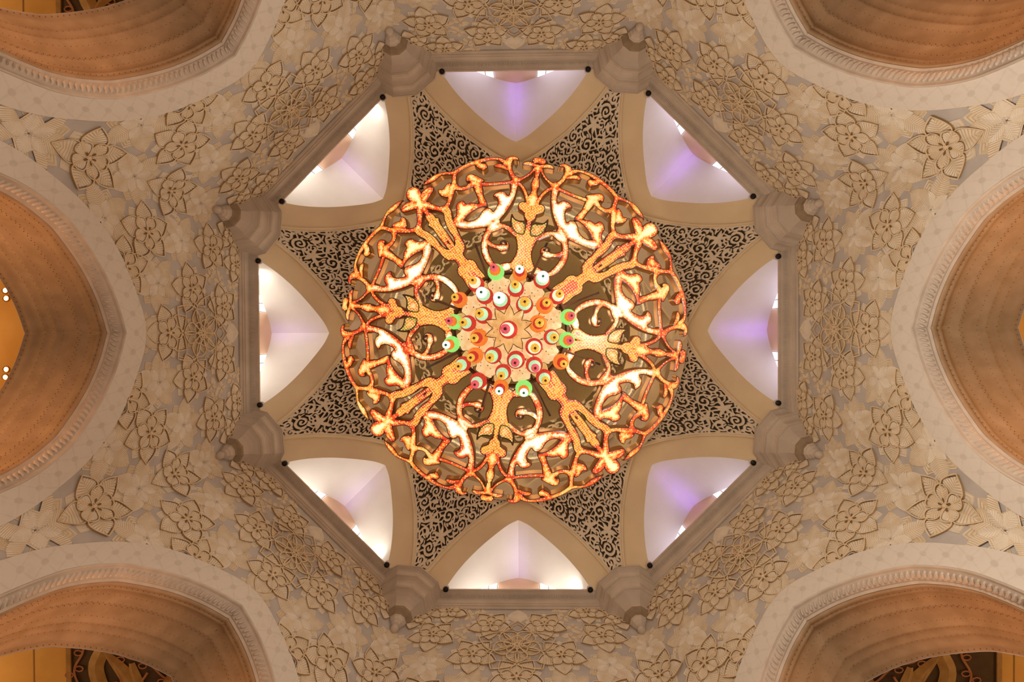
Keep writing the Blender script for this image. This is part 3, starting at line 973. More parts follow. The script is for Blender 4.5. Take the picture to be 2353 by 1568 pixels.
# lamplit niche end walls, their light put in as glow, behind bars
WARMW = emis('lit white pane', (1.0, .93, .82), 3.0); LILAC = emis('lit lilac pane', (.86, .80, 1.0), 1.8)
for i, (nm, deg) in enumerate(SIDES):
    e = empty('window_%d' % (i + 1), (0, 0, 0), math.radians(deg)); tag(e, kind='structure')
    warm = nm in ('west', 'northwest', 'southwest', 'south')
    for sg in (-1, 1):
        mb = MB(); mb.box((12.0, min(sg * .98, sg * 3.0), 24.8 + ZC), (12.06, max(sg * .98, sg * 3.0), 27.55 + ZC))
        mb.build('pane', [WARMW if warm else LILAC], e)
        mb = MB()
        for q in range(5): mb.box((11.97, sg * (1.0 + q * .4) - .02, 24.8 + ZC), (12.0, sg * (1.0 + q * .4) + .02, 27.5 + ZC))
        mb.build('window_bars', [COLLAR], e)

# ------------------------------------------------------------------ side bays: ceilings, floor, columns
hc = 17.9
mb = MB()
for sx in (-1, 1):
    x0, x1 = (-27, -14.2) if sx < 0 else (14.87, 27); mb.box((x0, -27, hc + ZC), (x1, 27, hc + .2 + ZC))
mb.build('amber_ceiling', [AMBER], ceil)
mb = MB()
for sx in (-1, 1):
    for xx in (15.25, 18.2, 21.1):
        x0, x1 = sorted((sx * xx, sx * (xx + .03))); mb.box((x0, -27, hc - .012 + ZC), (x1, 27, hc + ZC))
mb.build('ceiling_joint', [stone('brown joint', (.4, .2, .06), (.42, .22, .07), 1, .6)], ceil)
for sy in (-1, 1):
    pl = [(-14.15, 6.5), (-6.05, 14.6), (6.05, 14.6), (14.75, 5.9), (14.75, 27), (-14.15, 27)]
    mb = MB(); mb.grid([[(x, sy * y, hc + z + ZC) for x, y in pl] for z in (0, .2)], close=True)
    mb.f(range(6)); mb.f(range(6, 12)); mb.build('mosaic_ceiling', [MOSA], ceil)
mb = MB()
for sx in (-1, 1):
    for sy in (-1, 1):
        x0, x1 = (-14.2, -14.05) if sx < 0 else (14.72, 14.87); y0, y1 = sorted((sy * 6.4, sy * 27.)); mb.box((x0, y0, hc - .04 + ZC), (x1, y1, hc + .1 + ZC))
mb.build('ceiling_border', [ORN], ceil)
# gilded foliage on the dark mosaic
def foliage(seed):
    rr = random.Random(seed); g = MB(); v = MB()
    z = hc + ZC - .03; OY = -2.9
    # big ribbon leaves
    ribs = [[(13.3, 11.9), (13.0, 12.7), (13.25, 13.5), (12.95, 14.6), (13.1, 15.6), (12.7, 17.0)], [(11.4, 15.8), (12.1, 14.0), (13.0, 12.9)], [(9.9, 12.9), (10.6, 13.6), (11.2, 14.8), (10.8, 16.2)], [(11.1, 12.6), (10.5, 12.9), (9.9, 13.9), (9.2, 15.4)], [(12.1, 13.3), (11.9, 14.6), (12.5, 16.4)], [(8.6, 12.6), (9.3, 14.2), (9.0, 16.5)]]
    for P in ribs:
        Q = cr_spline([(a, b + OY) for a, b in P], 6); n = len(Q)
        rows = []
        for i, q in enumerate(Q):
            t = i / (n - 1); a = Q[max(0, i - 1)]; b = Q[min(n - 1, i + 1)]; d = b - a; d /= np.linalg.norm(d); u = np.array([-d[1], d[0]])
            w = .24 * math.sin(PI * (.1 + .85 * t)) + .02
            rows.append([(q[0] + u[0] * w * k, q[1] + u[1] * w * k, z - .05 * (1 - abs(k))) for k in (-1, -.6, 0, .6, 1)])
        g.grid(rows)
    vines = [[(13.9, 12.2), (13.65, 12.9), (13.95, 13.6), (13.6, 14.6), (13.9, 15.8)], [(12.5, 12.6), (12.3, 13.1), (11.6, 13.3), (11.0, 13.8), (10.4, 13.7)], [(12.7, 13.2), (12.45, 13.9), (12.6, 14.5), (12.2, 15.2)], [(11.6, 13.3), (11.4, 12.8), (11.75, 12.6), (11.6, 13.0)], [(11.6, 13.6), (11.9, 14.2), (11.4, 14.9), (10.9, 15.1)], [(10.0, 12.4), (9.6, 12.9), (9.9, 13.4)]]
    for P in vines:
        v.tube(cr_spline([(a, b + OY, z) for a, b in P], 6), .035, 0, 4)
        for k in range(1, len(P)):
            x, y = P[k][0], P[k][1] + OY
            for s in (-1, 1):
                v.tube([(x + s * .16 + .13 * math.cos(q), y + .1 * s + .085 * math.sin(q), z) for q in [PI / 4 * j for j in range(8)]], .022, 0, 4, True)
    return g, v


g, v = foliage(1)
go = g.build('golden_leaf_ornament', [ORN], ceil); vo_ = v.build('vine_ornament', [VINE], ceil)
for sx, sy in ((-1, 1), (1, -1), (-1, -1)):
    for o in (go, vo_):
        c = dup(o, ceil); c.scale = (sx, sy, 1)

fl = MB(); fl.box((-27, -27, -.2), (27, 27, 0)); f = fl.build('floor', [CARPET]); tag(f, kind='structure')
# glowing recessed lamps in the amber ceiling
LAMP = emis('lamp glow', (1.0, .72, .35), 14.)
l0 = None
spots = [((14, 685), 'left arch, upper pair, upper one'), ((13, 668), 'x'), ((15, 849), 'x'), ((14, 866), 'x')]
labs = ['recessed ceiling lamp seen through the left arch, topmost of its four', 'recessed ceiling lamp seen through the left arch, second from the top', 'recessed ceiling lamp seen through the left arch, third from the top', 'recessed ceiling lamp seen through the left arch, lowest of its four']
for (px, py), lab in zip([(13, 668), (15, 686), (15, 849), (13, 867)], labs):
    w = unproj(px, py, hc)
    if l0 is None:
        l0 = e = empty('recessed_lamp', (w[0], w[1], hc + ZC))
        mb = MB(); mb.lathe([(.07, -.02), (.10, -.03), (.11, 0)], 16); mb.build('trim_ring', [GOLD], e)
        mb = MB(); mb.lathe([(0, -.035), (.05, -.03), (.08, -.01)], 16); mb.build('diffuser', [LAMP], e)
    else:
        e = dup(l0, loc=(w[0], w[1], hc + ZC))
        for ch in list(l0.children): dup(ch, e)
    tag(e, lab, 'ceiling lamp', 'recessed lamps beyond the left arch')
# ------------------------------------------------------------------ the chandelier
ch = empty('chandelier', (0, 0, 10.0 + ZC))
tag(ch, 'huge round gilded chandelier of red, orange and gold lit crystal scrollwork hanging under the dome', 'chandelier')
ROT = math.radians(9.2)


def hl(r): return 14.85 + 1.75 * (r / 5) ** 2


def to_can(px, py):
    h = 16.
    for _ in range(12):
        w = unproj(px, py, h); h = hl(math.hypot(*w))
    ang = math.atan2(w[0], -w[1]) - ROT; r = math.hypot(*w)
    return r * math.cos(ang), r * math.sin(ang)


K = 7.129
ORG = {1: (1120, 340), 2: (1320, 400), 3: (1080, 500), 4: (1240, 500), 5: (1380, 560)}


def cpt(c, x, y): return to_can(ORG[c][0] + x / K, ORG[c][1] + y / K)


PR = []   # (group, kind, points, radii)


def st(g, c, pts, n=5):
    P = [(*cpt(p[3] if len(p) > 3 else c, p[0], p[1]), p[2] / K * hl(math.hypot(*cpt(p[3] if len(p) > 3 else c, p[0], p[1]))) / FPX) for p in pts]
    Q = cr_spline(P, n) if len(P) > 2 else [np.array(p) for p in P]
    PR.append((g, 's', [(q[0], q[1]) for q in Q], [max(.004, q[2]) for q in Q]))


def pg(g, c, pts, n=4, kind='p'):
    P = [cpt(p[2] if len(p) > 2 else c, p[0], p[1]) for p in pts]
    Q = cr_spline(P, n, True) if n > 1 else P
    PR.append((g, kind, [(q[0], q[1]) for q in Q], None))


PALM, FIN, VOL, SCR, HRT, BRD, RIM, TUL, STAR = range(9)
# finial flower on the short axis
st(FIN, 1, [(862, 215, 52), (930, 232, 40)]); st(FIN, 1, [(858, 212, 58), (780, 230, 40)])
st(FIN, 1, [(860, 200, 48), (800, 190, 38)]); st(FIN, 1, [(860, 200, 48), (925, 205, 38)])
st(FIN, 1, [(840, 310, 50), (930, 305, 42), (1000, 305, 48), (1060, 325, 36), (1082, 345, 16)])
st(FIN, 1, [(835, 330, 66), (812, 430, 44), (805, 480, 34)])
st(FIN, 1, [(805, 480, 34), (792, 540, 58), (780, 610, 72), (768, 680, 48), (758, 750, 58), (742, 850, 98), (735, 920, 84)])
st(FIN, 1, [(862, 340, 46), (900, 410, 28), (945, 490, 30), (1010, 560, 32), (1085, 625, 52)])
st(FIN, 1, [(1060, 660, 36), (965, 710, 38), (880, 800, 38), (805, 915, 42)])
st(FIN, 1, [(1110, 620, 66), (1110, 640, 60)])
# curl at the top of the rim
st(RIM, 1, [(1120, 625, 50), (1210, 555, 44), (1270, 480, 44), (1310, 410, 52), (1325, 350, 66), (1285, 300, 46), (1225, 290, 36), (1178, 305, 14)])
st(RIM, 1, [(1310, 500, 30), (1400, 482, 46), (1470, 490, 48), (1520, 512, 22)])
st(RIM, 1, [(1340, 430, 50), (1400, 395, 50), (1500, 383, 36), (1600, 410, 36), (285 + 1426, 32 + 428, 42), (400, 105, 50, 2), (520, 195, 46, 2), (620, 290, 46, 2), (685, 375, 48, 2)])
st(RIM, 2, [(400, 120, 50), (320, 150, 62), (262, 140, 60), (262, 190, 32), (275, 222, 10)])
st(RIM, 2, [(685, 385, 48), (800, 425, 34), (900, 470, 34), (960, 525, 50), (1020, 600, 60), (1075, 660, 42), (1115, 710, 24), (1135, 760, 6)])
st(RIM, 2, [(690, 380, 46), (672, 470, 42), (645, 560, 50), (650, 650, 66), (640, 740, 60), (625, 830, 46), (635, 930, 46), (660, 1010, 56)])
pg(RIM, 2, [(700, 560), (755, 595), (780, 640), (800, 700), (868, 722), (840, 790), (775, 818), (690, 815), (640, 740)], 3)
# bird shaped connector
st(BRD, 2, [(620, 600, 56), (520, 605, 46), (430, 565, 44), (375, 500, 54), (320, 450, 76)])
st(BRD, 2, [(270, 400, 78), (340, 395, 84), (420, 375, 68), (455, 400, 36), (450, 432, 34)]); st(BRD, 2, [(270, 400, 78), (215, 370, 36)])
st(BRD, 2, [(270, 450, 84), (215, 540, 68), (160, 620, 56), (95, 700, 62), (30, 722, 28)])
st(BRD, 1, [(1180, 680, 36), (1300, 735, 38), (1450, 800, 38), (1600, 850, 42)])
# leaf with a double lobe
pg(HRT, 2, [(5, 735), (80, 735), (170, 752), (265, 765), (345, 808), (405, 775), (470, 815), (497, 890), (468, 960), (448, 1020), (450, 1070), (472, 1118), (420, 1190), (330, 1150), (295, 1080), (235, 960), (150, 850), (70, 785)], 3)
# great scroll
pg(SCR, 1, [(1065, 650), (1040, 760), (1034, 920), (1060, 1080), (1105, 1220), (1160, 1330), (1235, 1391), (450, 350, 4), (600, 432, 4), (750, 492, 4), (900, 522, 4), (985, 480, 4), (960, 400, 4), (865, 366, 4), (770, 350, 4), (692, 300, 4), (642, 220, 4), (622, 130, 4), (570, 62, 4), (500, 50, 4), (448, 82, 4), (1295, 1205), (1278, 1140), (1278, 1060), (1320, 1000), (1392, 985), (1360, 915), (1290, 868), (1210, 868), (1150, 900), (1150, 800), (1175, 690)], 3)
# tulip : stem, petal, tongue (half outlines, mirrored about the axis)
def axpt(t): return (-442 + .809 * t, 1839 - .588 * t)
pg(TUL, 4, [(180, 1195), (255, 1110), (370, 1040), (450, 962), (530, 936), (610, 958), (655, 955), (680, 930), (690, 870), (686, 800), (745, 705), (860, 600), (935, 515), (1040, 410), (1105, 285), (1170, 235), (1270, 255), (1300, 300), (1222, 370), (1180, 460), (1100, 560), (1030, 630), (960, 672), (895, 760), (884, 805), axpt(1680), (axpt(1600)[0] + 60, axpt(1600)[1] + 40), (axpt(1000)[0] + 60, axpt(1000)[1] + 80), (axpt(780)[0], axpt(780)[1])], 3)
pg(TUL, 4, [(905, 830), (930, 815), (995, 790), (1012, 760), (1060, 690), (1150, 600), (1250, 490), (1262, 455), (1300, 450), (1345, 478), (1400, 452), (1450, 470), (axpt(2330)[0] + 40, axpt(2330)[1] + 60), (axpt(1700)[0] + 40, axpt(1700)[1] + 60)], 3)
# star flower
st(STAR, 2, [(1030, 1060, 84), (1090, 1020, 84), (1170, 960, 104), (1235, 915, 122), (1262, 896, 110)])
st(STAR, 2, [(1060, 1030, 60), (1040, 930, 72), (1005, 830, 64), (975, 760, 44), (965, 715, 10)])
st(STAR, 2, [(1080, 920, 52), (1060, 820, 52), (1010, 740, 30), (985, 708, 10)])
st(STAR, 2, [(680, 1010, 54), (760, 1025, 48), (860, 1030, 54), (960, 1030, 70), (1040, 1050, 80)])
st(STAR, 2, [(1000, 1090, 60), (930, 1141, 44), (880, 1175, 40), (850, 1210, 60)])
# palmette
pg(PALM, 3, [(axpt(0)[0] * 0 + 870, 900), (1010, 895), (1052, 800), (1028, 720), (1014, 640), (1022, 550), (1058, 460), (1098, 385), (1115, 335), (1190, 310), (900, 290), (840, 600)], 3)
pg(PALM, 1, [(640, 1400), (690, 1340), (700, 1275), (760, 1232), (850, 1240), (930, 1225), (998, 1165), (990, 1270), (950, 1370), (885, 1440), (815, 1475), (700, 1500), (640, 1490)], 3)
st(PALM, 1, [(650, 1420, 70), (660, 1330, 50), (680, 1240, 44), (690, 1170, 60), (700, 1110, 110)])
pg(PALM, 1, [(690, 1130), (735, 1150), (790, 1110), (870, 1085), (925, 1060), (947, 1000), (930, 950), (880, 922), (825, 930), (790, 950), (730, 960), (700, 1040)], 3)
st(PALM, 1, [(700, 1490, 34), (800, 1495, 26), (900, 1462, 24), (985, 1420, 34)])
# volute
st(VOL, 3, [(1120, 350, 22), (1180, 315, 28), (1260, 270, 40), (1370, 268, 52), (1470, 320, 80), (1535, 400, 56), (1560, 480, 60), (1562, 580, 60), (1530, 700, 62), (1460, 810, 62), (1370, 895, 56), (1290, 935, 46), (1200, 935, 56), (1100, 890, 80), (1060, 860, 50)])
pg(VOL, 3, [(1010, 900), (1045, 800), (1130, 862), (1230, 890), (1200, 960), (1100, 970)], 3)
st(VOL, 3, [(1550, 560, 40), (1480, 605, 44), (1400, 622, 42), (1325, 620, 46), (1262, 612, 66), (1212, 596, 56), (1182, 562, 36), (1184, 522, 24), (1216, 496, 17), (1262, 494, 15), (1300, 520, 13), (1308, 552, 9)])
st(VOL, 4, [(330, 230, 60), (380, 300, 66), (420, 400, 50)])

NR, NT = 250, 205
rr_ = np.linspace(1.15, 5.06, NR); th_ = np.linspace(0, PI / 4, NT)
RR, TH = np.meshgrid(rr_, th_, indexing='ij')
LX, LY = RR * np.cos(TH), RR * np.sin(TH)
Fg = [np.full(LX.shape, 1e9) for _ in range(9)]
for g, kd, P, R_ in PR:
    P = [tuple(p) for p in P]
    for mir in (0, 1, 2):
        Q = P if mir == 0 else ([(a, -b) for a, b in P] if mir == 1 else [(b, a) for a, b in P])
        f = sd_segments(LX, LY, Q, R_) if kd == 's' else sd_poly(LX, LY, Q)
        Fg[g] = np.minimum(Fg[g], f)
FA = np.stack(Fg); Gmin = FA.argmin(0)
# smooth union
kk = .022
Fs = -kk * np.log(np.exp(-np.clip(FA, -.5, .6) / kk).sum(0))
Fs[1:-1, 1:-1] = (Fs[1:-1, 1:-1] * 4 + Fs[:-2, 1:-1] + Fs[2:, 1:-1] + Fs[1:-1, :-2] + Fs[1:-1, 2:]) / 8
parts = march(Fs, LX, LY, Gmin)
GN = ['palmette', 'finial_flower', 'volute', 'great_scroll', 'lobed_leaf', 'curled_bracket', 'rim_arch', 'tulip', 'star_flower']
GM = [CR_B, CR_A, CR_W, CR_W, CR_A, CR_W, CR_A, CR_B, CR_S]
GM[BRD] = CR_A; GM[HRT] = CR_S
TH_ = .42
Zb = 10.0    # the chandelier empty sits at this height


def lat_obj(name, comps, mat):
    """comps: list of (V,F,W) in canonical coordinates; one closed solid with a lit underside and gold flanks"""
    V, F, MI, AT = [], [], [], []
    for Vc, Fc, Wc in comps:
        n0 = len(V); n = len(Vc)
        for x, y, d in Vc:
            h = hl(math.hypot(x, y)) - .035 * min(1, d / .05)
            V.append((x, y, h - Zb)); AT.append(d)
        for x, y, d in Vc:
            V.append((x, y, hl(math.hypot(x, y)) + TH_ - Zb)); AT.append(0)
        for f in Fc:
            F.append(tuple(n0 + i for i in f)); MI.append(0)
            F.append(tuple(n0 + n + i for i in f[::-1])); MI.append(1)
        # separate flank vertices keep the rim colour off the gold
        for a, b in Wc:
            F.append((n0 + a, n0 + b, n0 + n + b, n0 + n + a)); MI.append(1)
    return mesh(name, V, F, [mat, GOLD], ch, MI, attr=AT)


for g in range(9):
    V, F, W, _ = parts[g]
    mir0 = [(x, -y, d) for x, y, d in V]; mir1 = [(y, x, d) for x, y, d in V]
    base = -PI / 2 + ROT
    if g in (PALM, FIN): objs = [lat_obj(GN[g], [(V, F, W), (mir0, F, W)], GM[g])]
    elif g in (TUL, STAR): objs = [lat_obj(GN[g], [(V, F, W), (mir1, F, W)], GM[g])]
    else: objs = [lat_obj(GN[g], [(V, F, W)], GM[g]), lat_obj(GN[g], [(mir0, F, W)], GM[g])]
    for o in objs:
        o.rotation_euler = (0, 0, base)
        for k in (1, 2, 3): dup(o, ch, rz=base + k * PI / 2)

# green leaves of the palmette get their own lit crystal: small leaf plates just under the panel
lp = [cpt(1, x, y) for x, y in [(700, 1440), (712, 1300), (760, 1250), (850, 1255), (930, 1240), (985, 1190), (978, 1270), (940, 1360), (880, 1425), (810, 1460)]]
q = [tuple(p) for p in cr_spline(lp, 4, True)]
gx = np.arange(min(p[0] for p in q) - .05, max(p[0] for p in q) + .05, .02); gy = np.arange(min(p[1] for p in q) - .05, max(p[1] for p in q) + .05, .02)
GX, GY = np.meshgrid(gx, gy, indexing='ij')
V, F, W, _ = march(sd_poly(GX, GY, q), GX, GY)[0]
for sg in (1, -1):
    VV = [(x, y * sg, hl(math.hypot(x, y)) - .05 - .02 * min(1, d / .05) - Zb) for x, y, d in V]
    o = mesh('green_leaf', VV, F, [CR_G], ch, attr=[d for x, y, d in V]); o.rotation_euler = (0, 0, base)
    for k in (1, 2, 3): dup(o, ch, rz=base + k * PI / 2)

# cluster of stacked glass lamps
def glass(name, col, e=.75, dark=.5):
    m, nt, b, N, L = new_mat(name)
    tc = N.new('ShaderNodeTexCoord'); vo = N.new('ShaderNodeTexVoronoi'); vo.inputs['Scale'].default_value = 55
    L.new(tc.outputs['Object'], vo.inputs['Vector'])
    cr = N.new('ShaderNodeValToRGB'); cr.color_ramp.elements[0].position = .1; cr.color_ramp.elements[1].position = .75
    cr.color_ramp.elements[0].color = (*[min(1.4, c * 1.25 + .05) for c in col], 1); cr.color_ramp.elements[1].color = (*[c * dark for c in col], 1)
    L.new(vo.outputs['Distance'], cr.inputs[0])
    L.new(cr.outputs[0], b.inputs['Emission Color']); b.inputs['Emission Strength'].default_value = e
    b.inputs['Base Color'].default_value = (*[c * .25 for c in col], 1); b.inputs['Roughness'].default_value = .6; b.inputs['Specular IOR Level'].default_value = .2
    m.cycles.emission_sampling = 'NONE'
    return m


GL = {'green': glass('green glass', (.32, 1., .20), .85, .7), 'orange': glass('orange glass', (1., .24, .015), .85, .65), 'red': glass('red glass', (.82, .03, .012)),
      'mint': glass('mint glass', (.55, .98, .55), .8, .75), 'white': glass('white glass', (1., 1., .92), 1., .95), 'yellow': glass('amber glass', (1., .52, .05), .85, .72),
      'pink': glass('pink glass', (.90, .11, .14), .85, .72), 'cream': glass('cream glass', (1., .95, .65), .9, .8)}
CUPS = [  # back disc x,y,r ; middle r ; tip x,y,r ; colours ; ring
    (672, 230, 82, 55, 658, 192, 40, 'green', 'orange', 'pink', 0), (905, 250, 72, 48, 910, 205, 42, 'orange', 'red', 'white', 0), (1120, 310, 80, 66, 1137, 283, 58, 'red', 'mint', 'white', 0),
    (485, 345, 78, 57, 450, 322, 40, 'red', 'cream', 'yellow', 0), (558, 462, 83, 66, 545, 436, 56, 'red', 'mint', 'white', 1), (728, 510, 88, 70, 708, 492, 60, 'red', 'mint', 'white', 2),
    (867, 395, 80, 60, 866, 358, 42, 'red', 'mint', 'yellow', 1), (955, 548, 85, 65, 957, 530, 50, 'red', 'mint', 'yellow', 2), (315, 500, 78, 50, 281, 484, 38, 'orange', 'red', 'yellow', 0),
    (1275, 470, 75, 58, 1293, 450, 40, 'red', 'cream', 'yellow', 0), (1145, 555, 85, 55, 1175, 538, 40, 'orange', 'red', 'yellow', 1), (555, 648, 85, 62, 514, 644, 45, 'red', 'mint', 'yellow', 2),
    (1090, 738, 88, 58, 1097, 730, 46, 'orange', 'red', 'yellow', 2), (1378, 672, 78, 50, 1417, 660, 38, 'green', 'orange', 'pink', 0), (260, 720, 75, 50, 228, 710, 38, 'green', 'orange', 'pink', 0),
    (400, 738, 80, 56, 357, 722, 42, 'red', 'mint', 'yellow', 1), (797, 797, 90, 68, 766, 788, 50, 'red', 'cream', 'pink', 3), (1220, 868, 78, 60, 1243, 873, 42, 'red', 'mint', 'yellow', 1),
    (505, 872, 88, 56, 470, 880, 42, 'orange', 'red', 'yellow', 2), (1047, 962, 85, 63, 1057, 976, 45, 'red', 'cream', 'yellow', 2), (1375, 898, 78, 52, 1393, 903, 38, 'green', 'orange', 'pink', 0),
    (245, 940, 80, 52, 187, 943, 40, 'green', 'orange', 'white', 0), (468, 1045, 80, 52, 436, 1071, 40, 'orange', 'red', 'yellow', 1), (645, 1048, 85, 62, 619, 1067, 45, 'red', 'mint', 'yellow', 2),
    (868, 1092, 90, 66, 865, 1118, 45, 'red', 'mint', 'pink', 2), (1050, 1145, 83, 60, 1059, 1167, 42, 'red', 'mint', 'pink', 1), (1310, 1105, 78, 50, 1336, 1133, 36, 'orange', 'red', 'yellow', 0),
    (355, 1130, 75, 56, 312, 1153, 38, 'red', 'mint', 'yellow', 0), (742, 1205, 80, 60, 731, 1252, 40, 'red', 'mint', 'yellow', 1), (503, 1300, 83, 57, 472, 1327, 42, 'red', 'mint', 'pink', 0),
    (1145, 1262, 78, 56, 1157, 1288, 40, 'red', 'mint', 'yellow', 0), (727, 1350, 75, 50, 704, 1400, 40, 'orange', 'red', 'white', 0), (943, 1370, 83, 52, 952, 1412, 42, 'green', 'orange', 'white', 0)]
HB = {0: (12.7, 11.75), 1: (12.3, 11.2), 2: (12.0, 10.8), 3: (11.45, 9.45)}
S5 = 4.2375
PINDOT = stone('brown tip', (.12, .02, .01), (.14, .03, .01), 5, .5); GREENDOT = stone('green tip', (.01, .2, .06), (.02, .22, .07), 5, .5)
for bx, by, br, mr_, tx, ty, tr, c1, c2, c3, rg in CUPS:
    hb, ht = HB[rg]
    wb = unproj(980 + bx / S5, 570 + by / S5, hb); wt = unproj(980 + tx / S5, 570 + ty / S5, ht)
    w = wb * .5 + wt * .5
    rb = br / S5 * hb / FPX; hm = hb - (hb - ht) * .45; rm = mr_ / S5 * hm / FPX; rt = tr / S5 * ht / FPX
    e = empty('glass_lamp', (w[0], w[1], hb - Zb), parent=ch)
    lean = (wt - wb) * .5
    z1, z2 = hm - hb, ht - hb
    mb = MB(); mb.lathe([(.04, .42), (rb * .5, .34), (rb * .9, .16), (rb, .04), (rb * .98, -.02), (rb * .86, -.06), (rb * .7, z1 * .55), (rb * .5, z1 * .8)], 28)
    mb.build('skirt', [GL[c1]], e, True)
    mb = MB(); mb.lathe([(rb * .5, z1 * .4), (rm * .85, z1 + .14), (rm, z1 + .02), (rm * .95, z1 - .03), (rm * .75, z1 - .07), (rm * .5, (z1 + z2) / 2)], 28)
    mb.build('middle_bell', [GL[c2]], e, True)
    mb = MB(); mb.lathe([(rm * .4, z1)] + [(rt * math.sin(t), z2 + rt * .9 - rt * .9 * math.cos(t) * 1.0) for t in [PI * i / 12 for i in range(9, 0, -1)]] + [(0, z2)], 24)
    mb.build('bulb', [GL[c3]], e, True)
    mb = MB(); mb.lathe([(.026, z2 + .02), (.026, z2 - .02), (.0, z2 - .03)], 10)
    mb.build('tip', [GREENDOT if c3 == 'white' else PINDOT], e)

# peach glass star and rosettes behind the lamps
def peach(name, a, b_):
    m, nt, b, N, L = new_mat(name)
    tc = N.new('ShaderNodeTexCoord'); n1 = N.new('ShaderNodeTexNoise'); n1.inputs['Scale'].default_value = 9; n1.inputs['Detail'].default_value = 5
    vo = N.new('ShaderNodeTexVoronoi'); vo.inputs['Scale'].default_value = 9
    L.new(tc.outputs['Object'], n1.inputs['Vector']); L.new(tc.outputs['Object'], vo.inputs['Vector'])
    cr = N.new('ShaderNodeValToRGB'); cr.color_ramp.elements[0].position = .35; cr.color_ramp.elements[1].position = .65
    cr.color_ramp.elements[0].color = (*a, 1); cr.color_ramp.elements[1].color = (*b_, 1)
    L.new(n1.outputs['Fac'], cr.inputs[0])
    mr = N.new('ShaderNodeMapRange'); mr.inputs['From Min'].default_value = .10; mr.inputs['From Max'].default_value = .16; L.new(vo.outputs['Distance'], mr.inputs['Value'])
    mx = N.new('ShaderNodeMix'); mx.data_type = 'RGBA'; L.new(mr.outputs[0], mx.inputs[0]); mx.inputs[6].default_value = (.3, .12, .03, 1); L.new(cr.outputs[0], mx.inputs[7])
    L.new(mx.outputs[2], b.inputs['Emission Color']); b.inputs['Emission Strength'].default_value = .78; b.inputs['Base Color'].default_value = (.25, .16, .09, 1)
    m.cycles.emission_sampling = 'NONE'
    return m


PE1 = peach('peach speckled glass', (.80, .36, .09), (1., .55, .20)); PE2 = peach('pale peach glass', (.98, .56, .22), (1.05, .78, .40)); PE3 = peach('olive peach glass', (.72, .42, .12), (.9, .56, .2))


def plate(name, outline, z, mat, rise=.12, rim=.03, rz=0, loc=(0, 0)):
    """slightly domed glass plate with a dark metal edge"""
    n = len(outline); mb = MB()
    rows = []
    for k in (1., .85, .6, .3, .05): rows.append([(x * k, y * k, z - rise * (1 - k * k)) for x, y in outline])
    mb.grid(rows, 0, close=True)
    mb.tube([(x, y, z) for x, y in outline], rim * .5, 1, 4, True)
    mb.grid([[(x, y, z) for x, y in outline], [(x * .97, y * .97, z + .08) for x, y in outline]], 1, close=True)
    o = mb.build(name, [mat, IRON], ch, False); o.location = (loc[0], loc[1], 0); o.rotation_euler = (0, 0, rz); return o


st_out = []
for k in range(10):
    a = 2 * PI * k / 10
    st_out.append((.50 * math.cos(a), .50 * math.sin(a)))
    for t, r in ((.25, .40), (.5, .315), (.75, .40)): st_out.append((r * math.cos(a + t * PI / 5), r * math.sin(a + t * PI / 5)))
plate('centre_star', st_out, 11.75 - Zb, PE1, .1, .022, .35)
for k in range(8):
    a = base + PI / 8 + k * PI / 4
    out = [((.27 + .018 * math.cos(9 * q)) * math.cos(q), (.27 + .018 * math.cos(9 * q)) * math.sin(q)) for q in [2 * PI * i / 54 for i in range(54)]]
    plate('rosette', out, 12.75 - Zb, PE2, .08, .012, 0, (.93 * math.cos(a), .93 * math.sin(a)))
    a += PI / 8
    out = [(.33 * math.cos(q) * (1 + .0), .20 * math.sin(q) * (1 + .25 * math.cos(q))) for q in [2 * PI * i / 30 for i in range(30)]]
    plate('glass_petal', out, 12.95 - Zb, PE3, .05, .012, a, (.98 * math.cos(a), .98 * math.sin(a)))
dk = []
for k in range(16):
    a = 2 * PI * k / 16; dk += [(.84 * math.cos(a), .84 * math.sin(a)), (.68 * math.cos(a + PI / 16), .68 * math.sin(a + PI / 16))]
plate('scalloped_dish', dk, 12.45 - Zb, PE2, .25, .02, base)
# iron ring, spokes and stem
mb = MB()
mb.tube([(1.28 * math.cos(a), 1.28 * math.sin(a), 13.1 - Zb) for a in [2 * PI * i / 64 for i in range(64)]], .045, 0, 6, True)
mb.tube([(1.0 * math.cos(a), 1.0 * math.sin(a), 13.1 - Zb) for a in [2 * PI * i / 64 for i in range(64)]], .03, 0, 6, True)
mb.build('iron_ring', [IRON], ch, True)
for k in range(8):
    a = base + 2 * PI * (k + .28) / 8
    mb = MB(); mb.tube([(.5 * math.cos(a), .5 * math.sin(a), 12.9 - Zb), (1.3 * math.cos(a), 1.3 * math.sin(a), 13.15 - Zb), (2.6 * math.cos(a), 2.6 * math.sin(a), 16.2 - Zb)], .035, 0, 6)
    mb.build('spoke', [IRON], ch)
mb = MB(); mb.lathe([(.5, 12.8 - Zb), (.55, 13.4 - Zb), (.4, 14.5 - Zb), (.55, 16 - Zb), (.3, 18 - Zb), (.12, 20 - Zb), (.08, 43.5 - Zb)], 16); mb.build('stem', [GOLD], ch, True)
# ------------------------------------------------------------------ lights
def light(name, kind, loc, energy, col, size=.5, target=None, spot=None, blend=.6):
    l = bpy.data.lights.new(name, kind); l.energy = energy; l.color = col
    if kind == 'AREA': l.shape = 'DISK'; l.size = size
    elif kind in ('POINT', 'SPOT'): l.shadow_soft_size = size
    if spot: l.spot_size = spot; l.spot_blend = blend
    o = bpy.data.objects.new(name, l); o.location = loc; C.objects.link(o)
    if target is not None:
        from mathutils import Vector
        d = Vector(target) - Vector(loc); o.rotation_euler = d.to_track_quat('-Z', 'Y').to_euler()
    return o


def pol(r, deg, h, t=0.):
    a = math.radians(deg); return (r * math.cos(a) - t * math.sin(a), r * math.sin(a) + t * math.cos(a), h + ZC)


